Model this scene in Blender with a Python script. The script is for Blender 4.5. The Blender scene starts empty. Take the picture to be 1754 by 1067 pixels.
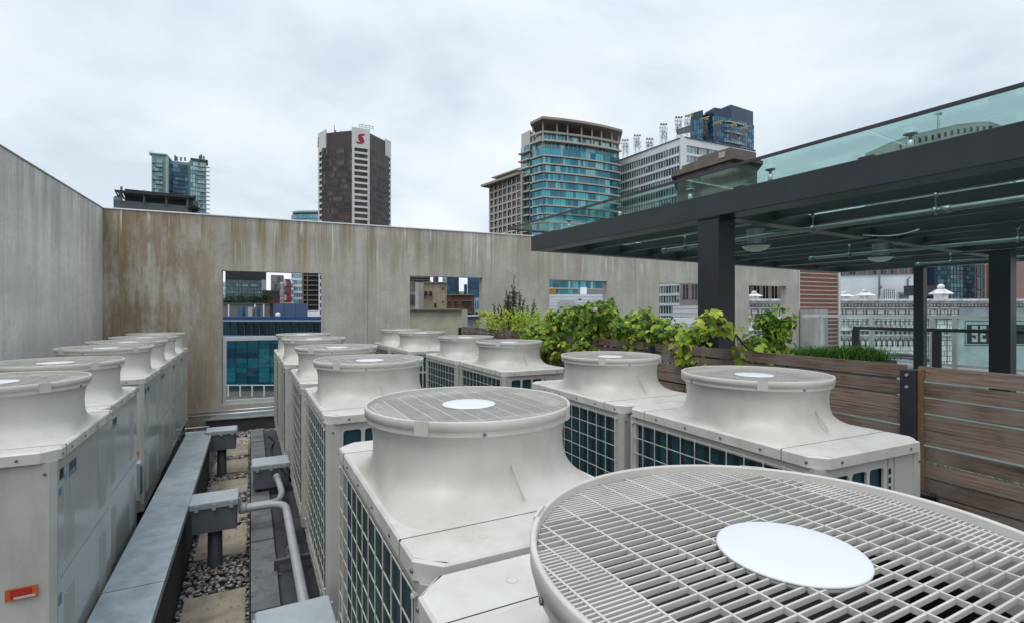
import bpy, bmesh, math, random
from mathutils import Vector, Matrix, noise
from mathutils.geometry import tessellate_polygon
random.seed(7)
R = math.radians
sc = bpy.context.scene
COL = sc.collection
EYE = 2.16
FPX = 870.0
# ------------------------------------------------------------------ camera
cam = bpy.data.cameras.new('camera')
co = bpy.data.objects.new('camera', cam); COL.objects.link(co)
co.location = (0, 0, EYE); co.rotation_euler = (R(90), 0, 0)
cam.sensor_width = 36; cam.lens = 36*FPX/1754; cam.clip_start = 0.05; cam.clip_end = 6000
sc.camera = co
# ------------------------------------------------------------------ world
SUN_EL, SUN_AZ = R(64), R(205)          # azimuth clockwise from +Y
wd = bpy.data.worlds.new('World'); sc.world = wd; wd.use_nodes = True
nt = wd.node_tree; N = nt.nodes; Lk = nt.links; N.clear()
out = N.new('ShaderNodeOutputWorld'); bg = N.new('ShaderNodeBackground')
sky = N.new('ShaderNodeTexSky'); sky.sky_type = 'NISHITA'; sky.sun_disc = False
sky.sun_elevation = SUN_EL; sky.sun_rotation = SUN_AZ
bg.inputs['Strength'].default_value = 0.1
tc = N.new('ShaderNodeTexCoord'); sp = N.new('ShaderNodeSeparateXYZ')
Lk.new(tc.outputs['Generated'], sp.inputs[0])
mx = N.new('ShaderNodeMath'); mx.operation = 'MAXIMUM'; mx.inputs[1].default_value = 0.0; Lk.new(sp.outputs['Z'], mx.inputs[0])
ad = N.new('ShaderNodeMath'); ad.operation = 'ADD'; ad.inputs[1].default_value = 0.22; Lk.new(mx.outputs[0], ad.inputs[0])
dx = N.new('ShaderNodeMath'); dx.operation = 'DIVIDE'; Lk.new(sp.outputs['X'], dx.inputs[0]); Lk.new(ad.outputs[0], dx.inputs[1])
dy = N.new('ShaderNodeMath'); dy.operation = 'DIVIDE'; Lk.new(sp.outputs['Y'], dy.inputs[0]); Lk.new(ad.outputs[0], dy.inputs[1])
cb = N.new('ShaderNodeCombineXYZ'); Lk.new(dx.outputs[0], cb.inputs[0]); Lk.new(dy.outputs[0], cb.inputs[1])
def wnoise(scale, det, rough, dist):
    n = N.new('ShaderNodeTexNoise'); n.inputs['Scale'].default_value = scale; n.inputs['Detail'].default_value = det
    n.inputs['Roughness'].default_value = rough; n.inputs['Distortion'].default_value = dist
    Lk.new(cb.outputs[0], n.inputs['Vector']); return n
n1 = wnoise(0.75, 7, 0.52, 0.35); n2 = wnoise(2.1, 6, 0.5, 0.2)
mm = N.new('ShaderNodeMath'); mm.operation = 'MULTIPLY_ADD'; mm.inputs[1].default_value = 0.35
Lk.new(n2.outputs['Fac'], mm.inputs[0]); Lk.new(n1.outputs['Fac'], mm.inputs[2])
cr = N.new('ShaderNodeValToRGB'); e = cr.color_ramp.elements
e[0].position = 0.555; e[0].color = (5.2, 6.1, 7.0, 1)
e[1].position = 0.80; e[1].color = (8.4, 8.7, 8.9, 1)
e2 = cr.color_ramp.elements.new(0.675); e2.color = (7.0, 7.7, 8.35, 1)
Lk.new(mm.outputs[0], cr.inputs[0])
# clouds whiten to the horizon
hz = N.new('ShaderNodeMapRange'); hz.inputs['From Min'].default_value = 0.02; hz.inputs['From Max'].default_value = 0.38
hz.inputs['To Min'].default_value = 0.6; hz.inputs['To Max'].default_value = 0.0; Lk.new(sp.outputs['Z'], hz.inputs['Value'])
mh = N.new('ShaderNodeMix'); mh.data_type = 'RGBA'; Lk.new(hz.outputs[0], mh.inputs['Factor'])
Lk.new(cr.outputs[0], mh.inputs['A']); mh.inputs['B'].default_value = (8.1, 8.5, 8.75, 1)
ms = N.new('ShaderNodeMix'); ms.data_type = 'RGBA'; ms.inputs['Factor'].default_value = 0.92
Lk.new(sky.outputs[0], ms.inputs['A']); Lk.new(mh.outputs['Result'], ms.inputs['B'])
# overcast sky: brighter towards the zenith than near the horizon
zr_ = N.new('ShaderNodeMapRange'); zr_.interpolation_type = 'SMOOTHSTEP'; zr_.inputs['From Min'].default_value = 0.42; zr_.inputs['From Max'].default_value = 1.0
zr_.inputs['To Min'].default_value = 1.0; zr_.inputs['To Max'].default_value = 1.9; Lk.new(sp.outputs['Z'], zr_.inputs['Value'])
zm = N.new('ShaderNodeVectorMath'); zm.operation = 'SCALE'; Lk.new(ms.outputs['Result'], zm.inputs[0]); Lk.new(zr_.outputs[0], zm.inputs['Scale'])
Lk.new(zm.outputs[0], bg.inputs['Color']); Lk.new(bg.outputs[0], out.inputs[0])
# ------------------------------------------------------------------ sun
sl = bpy.data.lights.new('sun', 'SUN'); sl.energy = 0.75; sl.angle = R(18); sl.color = (1, 0.94, 0.86)
so = bpy.data.objects.new('sun', sl); COL.objects.link(so); so.location = (0, 0, 30)
sd = Vector((math.sin(SUN_AZ)*math.cos(SUN_EL), math.cos(SUN_AZ)*math.cos(SUN_EL), math.sin(SUN_EL)))
so.rotation_euler = sd.to_track_quat('Z', 'Y').to_euler()
vs = sc.view_settings; vs.view_transform = 'Standard'; vs.look = 'None'; vs.exposure = 0.27; vs.gamma = 1
sc.cycles.max_bounces = 8; sc.cycles.diffuse_bounces = 2; sc.cycles.transparent_max_bounces = 16
sc.cycles.caustics_reflective = False; sc.cycles.caustics_refractive = False

# ================================================================== helpers
def srgb(r, g, b):
    f = lambda c: (c/255/12.92) if c <= 10 else ((c/255+0.055)/1.055)**2.4
    return (f(r), f(g), f(b))
def mat(name, col, rough=0.6, metal=0.0, var=0.12, scale=3.0, bump=0.0, bscale=60.0, stretch=(1,1,1), spec=0.5, dirt=None, island=0.0, grime=None):
    m = bpy.data.materials.new(name); m.use_nodes = True
    t = m.node_tree; n = t.nodes; l = t.links
    b = n['Principled BSDF']
    b.inputs['Roughness'].default_value = rough; b.inputs['Metallic'].default_value = metal
    b.inputs['Specular IOR Level'].default_value = spec
    tcn = n.new('ShaderNodeTexCoord'); mp = n.new('ShaderNodeMapping'); mp.inputs['Scale'].default_value = stretch
    l.new(tcn.outputs['Object'], mp.inputs[0])
    nz = n.new('ShaderNodeTexNoise'); nz.inputs['Scale'].default_value = scale; nz.inputs['Detail'].default_value = 6; nz.inputs['Roughness'].default_value = 0.6
    l.new(mp.outputs[0], nz.inputs['Vector'])
    rp = n.new('ShaderNodeValToRGB'); el = rp.color_ramp.elements
    lo = dirt if dirt else tuple(c*(1-var) for c in col); hi = tuple(min(1, c*(1+var*0.6)) for c in col)
    el[0].position = 0.3; el[0].color = (*lo, 1); el[1].position = 0.66; el[1].color = (*hi, 1)
    l.new(nz.outputs['Fac'], rp.inputs[0])
    src = rp.outputs[0]
    if grime:                                   # (colour, amount, scale, stretch, threshold)
        gc, ga, gs, gst, gt_ = grime
        gmp = n.new('ShaderNodeMapping'); gmp.inputs['Scale'].default_value = gst; l.new(tcn.outputs['Object'], gmp.inputs[0])
        goi = n.new('ShaderNodeObjectInfo'); gof = n.new('ShaderNodeVectorMath'); gof.operation = 'SCALE'; gof.inputs[0].default_value = (31, 17, 23); l.new(goi.outputs['Random'], gof.inputs['Scale'])
        gad = n.new('ShaderNodeVectorMath'); l.new(gmp.outputs[0], gad.inputs[0]); l.new(gof.outputs[0], gad.inputs[1])
        gn = n.new('ShaderNodeTexNoise'); gn.inputs['Scale'].default_value = gs; gn.inputs['Detail'].default_value = 9; gn.inputs['Roughness'].default_value = 0.72; l.new(gad.outputs[0], gn.inputs['Vector'])
        gr_ = n.new('ShaderNodeMapRange'); gr_.inputs['From Min'].default_value = gt_; gr_.inputs['From Max'].default_value = gt_+0.16; gr_.inputs['To Max'].default_value = ga; l.new(gn.outputs['Fac'], gr_.inputs['Value'])
        gx = n.new('ShaderNodeMix'); gx.data_type = 'RGBA'; l.new(gr_.outputs[0], gx.inputs['Factor']); l.new(src, gx.inputs['A']); gx.inputs['B'].default_value = (*gc, 1); src = gx.outputs['Result']
    if island:
        g = n.new('ShaderNodeNewGeometry'); mr = n.new('ShaderNodeMapRange'); mr.inputs['To Min'].default_value = 1-island; mr.inputs['To Max'].default_value = 1+island
        l.new(g.outputs['Random Per Island'], mr.inputs['Value'])
        mu = n.new('ShaderNodeVectorMath'); mu.operation = 'SCALE'; l.new(src, mu.inputs[0]); l.new(mr.outputs[0], mu.inputs['Scale']); src = mu.outputs[0]
    l.new(src, b.inputs['Base Color'])
    if bump:
        n2 = n.new('ShaderNodeTexNoise'); n2.inputs['Scale'].default_value = bscale; n2.inputs['Detail'].default_value = 4
        l.new(mp.outputs[0], n2.inputs['Vector'])
        bp = n.new('ShaderNodeBump'); bp.inputs['Strength'].default_value = bump; bp.inputs['Distance'].default_value = 0.01
        l.new(n2.outputs['Fac'], bp.inputs['Height']); l.new(bp.outputs[0], b.inputs['Normal'])
    return m
def glassmat(name, tint, transp=0.8, rough=0.02):
    m = bpy.data.materials.new(name); m.use_nodes = True
    t = m.node_tree; n = t.nodes; l = t.links; n.clear()
    o = n.new('ShaderNodeOutputMaterial'); tr = n.new('ShaderNodeBsdfTransparent'); tr.inputs[0].default_value = (*tint, 1)
    gl = n.new('ShaderNodeBsdfGlossy'); gl.inputs['Roughness'].default_value = rough; gl.inputs[0].default_value = (0.9, 1, 0.97, 1)
    fr0 = n.new('ShaderNodeFresnel'); fr0.inputs[0].default_value = 1.45
    fr = n.new('ShaderNodeMath'); fr.operation = 'MULTIPLY'; fr.inputs[1].default_value = transp; l.new(fr0.outputs[0], fr.inputs[0])
    mxs = n.new('ShaderNodeMixShader'); l.new(fr.outputs[0], mxs.inputs[0]); l.new(tr.outputs[0], mxs.inputs[1]); l.new(gl.outputs[0], mxs.inputs[2])
    l.new(mxs.outputs[0], o.inputs[0]); return m
def leafmat(name, col, tr=0.35):
    m = bpy.data.materials.new(name); m.use_nodes = True
    t = m.node_tree; n = t.nodes; l = t.links; b = n['Principled BSDF']; b.inputs['Roughness'].default_value = 0.5
    b.inputs['Specular IOR Level'].default_value = 0.35
    g = n.new('ShaderNodeNewGeometry'); hs = n.new('ShaderNodeHueSaturation'); hs.inputs['Color'].default_value = (*col, 1)
    mr = n.new('ShaderNodeMapRange'); mr.inputs['To Min'].default_value = 0.6; mr.inputs['To Max'].default_value = 1.5
    l.new(g.outputs['Random Per Island'], mr.inputs['Value']); l.new(mr.outputs[0], hs.inputs['Value'])
    mr2 = n.new('ShaderNodeMapRange'); mr2.inputs['To Min'].default_value = 0.525; mr2.inputs['To Max'].default_value = 0.475
    l.new(g.outputs['Random Per Island'], mr2.inputs['Value']); l.new(mr2.outputs[0], hs.inputs['Hue'])
    l.new(hs.outputs[0], b.inputs['Base Color'])
    ts = n.new('ShaderNodeBsdfTranslucent'); l.new(hs.outputs[0], ts.inputs[0])
    mxs = n.new('ShaderNodeMixShader'); mxs.inputs[0].default_value = tr
    o = n['Material Output']; l.new(b.outputs[0], mxs.inputs[1]); l.new(ts.outputs[0], mxs.inputs[2]); l.new(mxs.outputs[0], o.inputs[0])
    return m

class MB:
    def __init__(s): s.v = []; s.f = []; s.m = []; s.sm = []
    def add(s, vs, fs, mi=0, smooth=False, M=None):
        b = len(s.v)
        if M is not None: vs = [M @ Vector(p) for p in vs]
        s.v.extend([tuple(p) for p in vs])
        for f in fs: s.f.append([b+i for i in f]); s.m.append(mi); s.sm.append(smooth)
    def box(s, x0, x1, y0, y1, z0, z1, mi=0, M=None):
        vs = [(x0,y0,z0),(x1,y0,z0),(x1,y1,z0),(x0,y1,z0),(x0,y0,z1),(x1,y0,z1),(x1,y1,z1),(x0,y1,z1)]
        s.add(vs, [(0,3,2,1),(4,5,6,7),(0,1,5,4),(1,2,6,5),(2,3,7,6),(3,0,4,7)], mi, False, M)
    def cbox(s, x0, x1, y0, y1, z0, z1, c=0.004, mi=0, M=None):
        """box with chamfered vertical and top edges"""
        p = [(x0+c,y0),(x1-c,y0),(x1,y0+c),(x1,y1-c),(x1-c,y1),(x0+c,y1),(x0,y1-c),(x0,y0+c)]
        q = [(x0+2*c,y0+c),(x1-2*c,y0+c),(x1-c,y0+2*c),(x1-c,y1-2*c),(x1-2*c,y1-c),(x0+2*c,y1-c),(x0+c,y1-2*c),(x0+c,y0+2*c)]
        vs = [(a,b,z0) for a,b in p]+[(a,b,z1-c) for a,b in p]+[(a,b,z1) for a,b in q]
        fs = [tuple(range(7,-1,-1)), tuple(range(16,24))]
        for i in range(8):
            j = (i+1)%8; fs.append((i,j,8+j,8+i)); fs.append((8+i,8+j,16+j,16+i))
        s.add(vs, fs, mi, False, M)
    def prism(s, poly, z0, z1, mi=0, cap=True, M=None):
        n = len(poly)
        a = sum(poly[i][0]*poly[(i+1)%n][1]-poly[(i+1)%n][0]*poly[i][1] for i in range(n))
        if a < 0: poly = poly[::-1]
        vs = [(x,y,z0) for x,y in poly]+[(x,y,z1) for x,y in poly]
        fs = [(i,(i+1)%n,n+(i+1)%n,n+i) for i in range(n)]
        if cap: fs += [tuple(range(n-1,-1,-1)), tuple(range(n,2*n))]
        s.add(vs, fs, mi, False, M)
    def wall(s, A, B, z0, z1, t=0.1, off=0.0, mi=0):
        """vertical slab along A->B (2D); off/t measured on the right-hand side normal"""
        a = Vector(A[:2]); b = Vector(B[:2]); d = (b-a).normalized(); nn = Vector((d.y, -d.x))
        p = [a+nn*(off-t/2), b+nn*(off-t/2), b+nn*(off+t/2), a+nn*(off+t/2)]
        s.prism([(q.x,q.y) for q in p], z0, z1, mi)
    def bar(s, A, B, w, h=None, mi=0):
        h = h or w; A = Vector(A); B = Vector(B); d = (B-A); L = d.length
        if L < 1e-6: return
        d.normalize(); up = Vector((0,0,1)) if abs(d.z) < 0.95 else Vector((0,1,0))
        x = d.cross(up).normalized(); z = x.cross(d)
        M = Matrix(((x.x,d.x,z.x,A.x),(x.y,d.y,z.y,A.y),(x.z,d.z,z.z,A.z),(0,0,0,1)))
        s.box(-w/2, w/2, 0, L, -h/2, h/2, mi, M)
    def tube(s, pts, r, seg=10, mi=0, cap=True):
        pts = [Vector(p) for p in pts]; n = len(pts); rs = r if isinstance(r, (list, tuple)) else [r]*n
        b = len(s.v); prev = None
        for i, p in enumerate(pts):
            d = (pts[min(i+1,n-1)]-pts[max(i-1,0)]).normalized()
            if prev is None:
                up = Vector((0,0,1)) if abs(d.z) < 0.9 else Vector((1,0,0)); x = d.cross(up).normalized()
            else: x = (prev-d*prev.dot(d)).normalized()
            prev = x; y = d.cross(x)
            for k in range(seg):
                a = 2*math.pi*k/seg; s.v.append(tuple(p+(x*math.cos(a)+y*math.sin(a))*rs[i]))
        for i in range(n-1):
            for k in range(seg):
                k2 = (k+1)%seg; s.f.append([b+i*seg+k, b+i*seg+k2, b+(i+1)*seg+k2, b+(i+1)*seg+k]); s.m.append(mi); s.sm.append(True)
        if cap:
            s.f.append([b+k for k in range(seg-1,-1,-1)]); s.m.append(mi); s.sm.append(False)
            s.f.append([b+(n-1)*seg+k for k in range(seg)]); s.m.append(mi); s.sm.append(False)
    def lathe(s, prof, cx, cy, seg=32, mi=0, smooth=True):
        b = len(s.v); n = len(prof)
        for r, z in prof:
            for k in range(seg):
                a = 2*math.pi*k/seg; s.v.append((cx+r*math.cos(a), cy+r*math.sin(a), z))
        for i in range(n-1):
            for k in range(seg):
                k2 = (k+1)%seg; s.f.append([b+i*seg+k, b+i*seg+k2, b+(i+1)*seg+k2, b+(i+1)*seg+k]); s.m.append(mi); s.sm.append(smooth)
        for i, fl in ((0, True), (n-1, False)):
            if prof[i][0] > 1e-5:
                f = [b+i*seg+k for k in range(seg)]
                s.f.append(f[::-1] if fl else f); s.m.append(mi); s.sm.append(False)
    def build(s, name, mats, parent=None, world=False, bevel=0, auto=None):
        if not isinstance(mats, (list, tuple)): mats = [mats]
        vs = s.v
        if world and parent is not None:
            r = parent
            while r.parent: r = r.parent
            o = r.location; vs = [(x-o.x, y-o.y, z-o.z) for x,y,z in vs]
        me = bpy.data.meshes.new(name); me.from_pydata(vs, [], s.f); 
        for m in mats: me.materials.append(m)
        me.polygons.foreach_set('material_index', s.m); me.polygons.foreach_set('use_smooth', s.sm); me.update()
        ob = bpy.data.objects.new(name, me); COL.objects.link(ob)
        if parent is not None: ob.parent = parent
        if bevel:
            bv = ob.modifiers.new('bevel', 'BEVEL'); bv.width = bevel; bv.segments = 2; bv.limit_method = 'ANGLE'
        return ob
def tag(o, label=None, cat=None, group=None, kind=None):
    if label: o['label'] = label
    if cat: o['category'] = cat
    if group: o['group'] = group
    if kind: o['kind'] = kind
    return o
def thing(name, label, cat, loc=(0,0,0), rz=0, group=None):
    o = bpy.data.objects.new(name, None); COL.objects.link(o); o.empty_display_size = 0.2
    o.location = loc; o.rotation_euler = (0,0,rz); return tag(o, label, cat, group)
CH = {}
def kids(o): return [c for c in bpy.data.objects if c.parent == o]
def copy_tree(o, parent=None, tree=None):
    if tree is None:
        tree = {}
        for c in bpy.data.objects:
            if c.parent: tree.setdefault(c.parent.name, []).append(c)
    c = o.copy(); COL.objects.link(c)
    if parent is not None: c.parent = parent
    for ch in tree.get(o.name, []): copy_tree(ch, c, tree)
    return c
PHI = R(27.2); cP, sP = math.cos(PHI), math.sin(PHI)
def UV(u, v): return (-sP*u + cP*v, cP*u + sP*v)
def W(px, D): return ((px-877)/FPX*D, D)
def Z(py, D): return EYE + (533-py)/FPX*D
def W3(px, py, D): return ((px-877)/FPX*D, D, Z(py, D))
def lerp(a, b, t): return tuple(a[i]+(b[i]-a[i])*t for i in range(len(a)))

# ================================================================== materials
def concrete(name, base, stain, stain_amt, white=0.5, left_x=None):
    m = bpy.data.materials.new(name); m.use_nodes = True
    t = m.node_tree; n = t.nodes; l = t.links; b = n['Principled BSDF']; b.inputs['Roughness'].default_value = 0.85; b.inputs['Specular IOR Level'].default_value = 0.25
    tcn = n.new('ShaderNodeTexCoord')
    def noise_(sc3, scale, det=6, rough=0.6):
        mp = n.new('ShaderNodeMapping'); mp.inputs['Scale'].default_value = sc3; l.new(tcn.outputs['Object'], mp.inputs[0])
        z = n.new('ShaderNodeTexNoise'); z.inputs['Scale'].default_value = scale; z.inputs['Detail'].default_value = det; z.inputs['Roughness'].default_value = rough
        l.new(mp.outputs[0], z.inputs['Vector']); return z.outputs['Fac']
    def ramp(src, p0, p1, v0=0., v1=1.):
        r = n.new('ShaderNodeMapRange'); r.inputs['From Min'].default_value = p0; r.inputs['From Max'].default_value = p1
        r.inputs['To Min'].default_value = v0; r.inputs['To Max'].default_value = v1; r.interpolation_type = 'SMOOTHSTEP'; l.new(src, r.inputs['Value']); return r.outputs[0]
    def math_(op, a, bb):
        q = n.new('ShaderNodeMath'); q.operation = op
        for i, s_ in enumerate((a, bb)):
            if isinstance(s_, (int, float)): q.inputs[i].default_value = s_
            else: l.new(s_, q.inputs[i])
        return q.outputs[0]
    def mix(fac, A, B):
        q = n.new('ShaderNodeMix'); q.data_type = 'RGBA'
        for nm, s_ in (('Factor', fac), ('A', A), ('B', B)):
            if isinstance(s_, (int, float)): q.inputs[nm].default_value = s_
            elif isinstance(s_, tuple): q.inputs[nm].default_value = (*s_, 1)
            else: l.new(s_, q.inputs[nm])
        return q.outputs['Result']
    sp_ = n.new('ShaderNodeSeparateXYZ'); l.new(tcn.outputs['Object'], sp_.inputs[0])
    blot = noise_((1,1,1), 0.9, 8, 0.65); fine = noise_((1,1,1), 14, 6, 0.7)
    st1 = noise_((1,1,0.05), 4.2, 9, 0.78); st2 = noise_((1,1,0.03), 13, 7, 0.75)
    col = mix(ramp(blot, 0.35, 0.68), tuple(c*0.80 for c in base), tuple(c*1.12 for c in base))
    col = mix(math_('MULTIPLY', ramp(fine, 0.4, 0.7), 0.35), col, tuple(c*0.66 for c in base))
    # rust-brown streaks running from the top edge
    top = ramp(sp_.outputs['Z'], 2.1, 3.9, 0.12, 1.0)
    sfac = math_('MULTIPLY', ramp(st1, 0.40, 0.62), top)
    if left_x is not None:
        lf = ramp(sp_.outputs['X'], left_x*0.3, left_x, 1.0, 0.0)
        blot2 = ramp(noise_((1,1,0.28), 2.2, 10, 0.75), 0.34, 0.58)
        sfac = math_('MAXIMUM', math_('MULTIPLY', sfac, ramp(sp_.outputs['X'], 0, 14, 1.0, 0.35)), math_('MULTIPLY', lf, blot2))
    col = mix(math_('MULTIPLY', sfac, stain_amt), col, stain)
    # dark vertical weather streaks
    col = mix(math_('MULTIPLY', ramp(st2, 0.52, 0.72), 0.42), col, tuple(c*0.5 for c in base))
    st3 = noise_((1,1,0.018), 34, 5, 0.7)
    col = mix(math_('MULTIPLY', ramp(st3, 0.50, 0.66), 0.30), col, tuple(c*0.55 for c in base))
    col = mix(math_('MULTIPLY', ramp(st3, 0.36, 0.46, 1, 0), 0.20), col, tuple(min(1,c*1.3) for c in base))
    # white lime drips
    wd_ = noise_((1,1,0.035), 13.0, 2, 0.4); wl = noise_((1,1,0.9), 1.0, 3, 0.5)
    wfac = math_('MULTIPLY', math_('MULTIPLY', ramp(wd_, 0.615, 0.65), ramp(wl, 0.42, 0.52)), ramp(sp_.outputs['Z'], 2.7, 3.7))
    col = mix(math_('MULTIPLY', wfac, white), col, (0.62, 0.62, 0.60))
    # dark specks
    pit = noise_((1,1,0.8), 22, 3, 0.5)
    col = mix(math_('MULTIPLY', ramp(pit, 0.70, 0.76), 0.6), col, (0.08, 0.07, 0.06))
    l.new(col, b.inputs['Base Color'])
    bp = n.new('ShaderNodeBump'); bp.inputs['Strength'].default_value = 0.35; bp.inputs['Distance'].default_value = 0.012
    l.new(math_('ADD', fine, st2), bp.inputs['Height']); l.new(bp.outputs[0], b.inputs['Normal'])
    return m
def wood(name, base, dark):
    m = bpy.data.materials.new(name); m.use_nodes = True
    t = m.node_tree; n = t.nodes; l = t.links; b = n['Principled BSDF']; b.inputs['Roughness'].default_value = 0.8; b.inputs['Specular IOR Level'].default_value = 0.2
    tcn = n.new('ShaderNodeTexCoord'); oi = n.new('ShaderNodeObjectInfo')
    mp = n.new('ShaderNodeMapping'); mp.inputs['Scale'].default_value = (1, 0.03, 1); l.new(tcn.outputs['Object'], mp.inputs[0])
    off = n.new('ShaderNodeVectorMath'); off.operation = 'ADD'; l.new(mp.outputs[0], off.inputs[0])
    sm = n.new('ShaderNodeMath'); sm.operation = 'MULTIPLY'; sm.inputs[1].default_value = 37; l.new(oi.outputs['Random'], sm.inputs[0]); l.new(sm.outputs[0], off.inputs[1])
    nz = n.new('ShaderNodeTexNoise'); nz.inputs['Scale'].default_value = 85; nz.inputs['Detail'].default_value = 8; nz.inputs['Distortion'].default_value = 0.8; nz.inputs['Roughness'].default_value = 0.7
    l.new(off.outputs[0], nz.inputs['Vector'])
    n2 = n.new('ShaderNodeTexNoise'); n2.inputs['Scale'].default_value = 4; n2.inputs['Detail'].default_value = 4; l.new(tcn.outputs['Object'], n2.inputs['Vector'])
    rp = n.new('ShaderNodeValToRGB'); el = rp.color_ramp.elements; el[0].position = 0.34; el[0].color = (*dark, 1); el[1].position = 0.64; el[1].color = (*base, 1)
    l.new(nz.outputs['Fac'], rp.inputs[0])
    # knots
    vo = n.new('ShaderNodeTexVoronoi'); vo.inputs['Scale'].default_value = 3.1
    mp2 = n.new('ShaderNodeMapping'); mp2.inputs['Scale'].default_value = (1, 0.8, 1.6); l.new(tcn.outputs['Object'], mp2.inputs[0])
    o2 = n.new('ShaderNodeVectorMath'); o2.operation = 'ADD'; l.new(mp2.outputs[0], o2.inputs[0]); l.new(sm.outputs[0], o2.inputs[1]); l.new(o2.outputs[0], vo.inputs['Vector'])
    kr = n.new('ShaderNodeMapRange'); kr.inputs['From Min'].default_value = 0.05; kr.inputs['From Max'].default_value = 0.13; kr.inputs['To Min'].default_value = 0.92; kr.inputs['To Max'].default_value = 0; l.new(vo.outputs['Distance'], kr.inputs['Value'])
    hs = n.new('ShaderNodeHueSaturation'); mr = n.new('ShaderNodeMapRange'); mr.inputs['To Min'].default_value = 0.6; mr.inputs['To Max'].default_value = 1.4
    l.new(oi.outputs['Random'], mr.inputs['Value']); l.new(mr.outputs[0], hs.inputs['Value']); l.new(rp.outputs[0], hs.inputs['Color'])
    mk = n.new('ShaderNodeMix'); mk.data_type = 'RGBA'; l.new(kr.outputs[0], mk.inputs['Factor']); l.new(hs.outputs[0], mk.inputs['A']); mk.inputs['B'].default_value = (0.035, 0.018, 0.010, 1)
    gm = n.new('ShaderNodeMix'); gm.data_type = 'RGBA'; gmr = n.new('ShaderNodeMapRange'); gmr.inputs['From Min'].default_value = 0.42; gmr.inputs['From Max'].default_value = 0.7; gmr.inputs['To Max'].default_value = 0.8
    l.new(n2.outputs['Fac'], gmr.inputs['Value']); l.new(gmr.outputs[0], gm.inputs['Factor']); l.new(mk.outputs['Result'], gm.inputs['A']); gm.inputs['B'].default_value = (0.24, 0.21, 0.19, 1)
    l.new(gm.outputs['Result'], b.inputs['Base Color'])
    bp = n.new('ShaderNodeBump'); bp.inputs['Strength'].default_value = 0.5; bp.inputs['Distance'].default_value = 0.004; l.new(nz.outputs['Fac'], bp.inputs['Height']); l.new(bp.outputs[0], b.inputs['Normal'])
    return m

M = {}
M['paint'] = mat('cream_paint', (0.53,0.522,0.485), 0.38, 0, 0.07, 2.2, 0.03, 220, dirt=(0.43,0.42,0.385), grime=((0.30,0.27,0.22),0.40,5.0,(1,1,0.22),0.53))
M['shroud'] = mat('cream_shroud_plastic', (0.60,0.585,0.545), 0.40, 0, 0.06, 4.0, 0.03, 180, dirt=(0.50,0.475,0.42), grime=((0.34,0.31,0.26),0.24,6.0,(1,1,0.3),0.54))
M['lid'] = mat('cream_lid_paint', (0.65,0.638,0.60), 0.36, 0, 0.08, 5.0, 0.02, 200, dirt=(0.50,0.47,0.41), grime=((0.32,0.29,0.23),0.32,9.0,(1,1,1),0.56))
M['guard'] = mat('guard_plastic', (0.56,0.55,0.515), 0.5, 0, 0.08, 9, 0, dirt=(0.48,0.455,0.41))
M['cap'] = mat('white_cap', (0.68,0.69,0.70), 0.5, 0, 0.03, 6, dirt=(0.68,0.69,0.70))
M['panel'] = mat('service_panel_paint', (0.44,0.445,0.42), 0.17, 0, 0.06, 1.5, 0.02, 10, stretch=(1,9,0.3), grime=((0.28,0.26,0.22),0.4,5.0,(1,1,0.15),0.54))
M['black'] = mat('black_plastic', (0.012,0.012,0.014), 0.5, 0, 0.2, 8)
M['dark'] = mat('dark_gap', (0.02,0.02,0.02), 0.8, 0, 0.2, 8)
M['wire'] = mat('cream_wire', (0.62,0.60,0.53), 0.5, 0, 0.12, 20)
M['screw'] = mat('screw_metal', (0.25,0.24,0.22), 0.4, 0.8, 0.2, 20)
def coilmat(name, c1, c2, sy=50.0):
    m = bpy.data.materials.new(name); m.use_nodes = True; t = m.node_tree; n = t.nodes; l = t.links; b = n['Principled BSDF']
    b.inputs['Roughness'].default_value = 0.5
    tcn = n.new('ShaderNodeTexCoord'); w_ = n.new('ShaderNodeTexWave'); w_.bands_direction = 'Y'; w_.inputs['Scale'].default_value = 3.4; w_.inputs['Distortion'].default_value = 0.25
    l.new(tcn.outputs['Object'], w_.inputs['Vector'])
    w2 = n.new('ShaderNodeTexWave'); w2.bands_direction = 'Z'; w2.inputs['Scale'].default_value = 14; l.new(tcn.outputs['Object'], w2.inputs['Vector'])
    w3 = n.new('ShaderNodeTexWave'); w3.bands_direction = 'X'; w3.inputs['Scale'].default_value = 3.4; l.new(tcn.outputs['Object'], w3.inputs['Vector'])
    rp = n.new('ShaderNodeValToRGB'); el = rp.color_ramp.elements; el[0].position = 0.15; el[0].color = (*c2, 1); el[1].position = 0.6; el[1].color = (*c1, 1)
    mu = n.new('ShaderNodeMath'); mu.operation = 'MULTIPLY_ADD'; mu.inputs[1].default_value = 0.25; l.new(w2.outputs['Fac'], mu.inputs[0])
    mu2 = n.new('ShaderNodeMath'); mu2.operation = 'MULTIPLY'; mu2.inputs[1].default_value = 0.8; l.new(w_.outputs['Fac'], mu2.inputs[0]); l.new(mu2.outputs[0], mu.inputs[2])
    l.new(mu.outputs[0], rp.inputs[0]); l.new(rp.outputs[0], b.inputs['Base Color'])
    return m
M['coil'] = coilmat('teal_coil_fins', (0.010,0.060,0.078), (0.003,0.009,0.014))
M['galv'] = mat('galvanised_sheet', (0.43,0.475,0.505), 0.38, 0.5, 0.22, 9, 0.05, 60, dirt=(0.31,0.355,0.385), grime=((0.20,0.21,0.20),0.5,7.0,(1,1,1),0.55))
M['alu'] = mat('aluminium', (0.55,0.58,0.60), 0.35, 0.7, 0.1, 4)
M['alu_pale'] = mat('pale_aluminium', (0.62,0.65,0.66), 0.45, 0.3, 0.1, 4)
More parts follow.
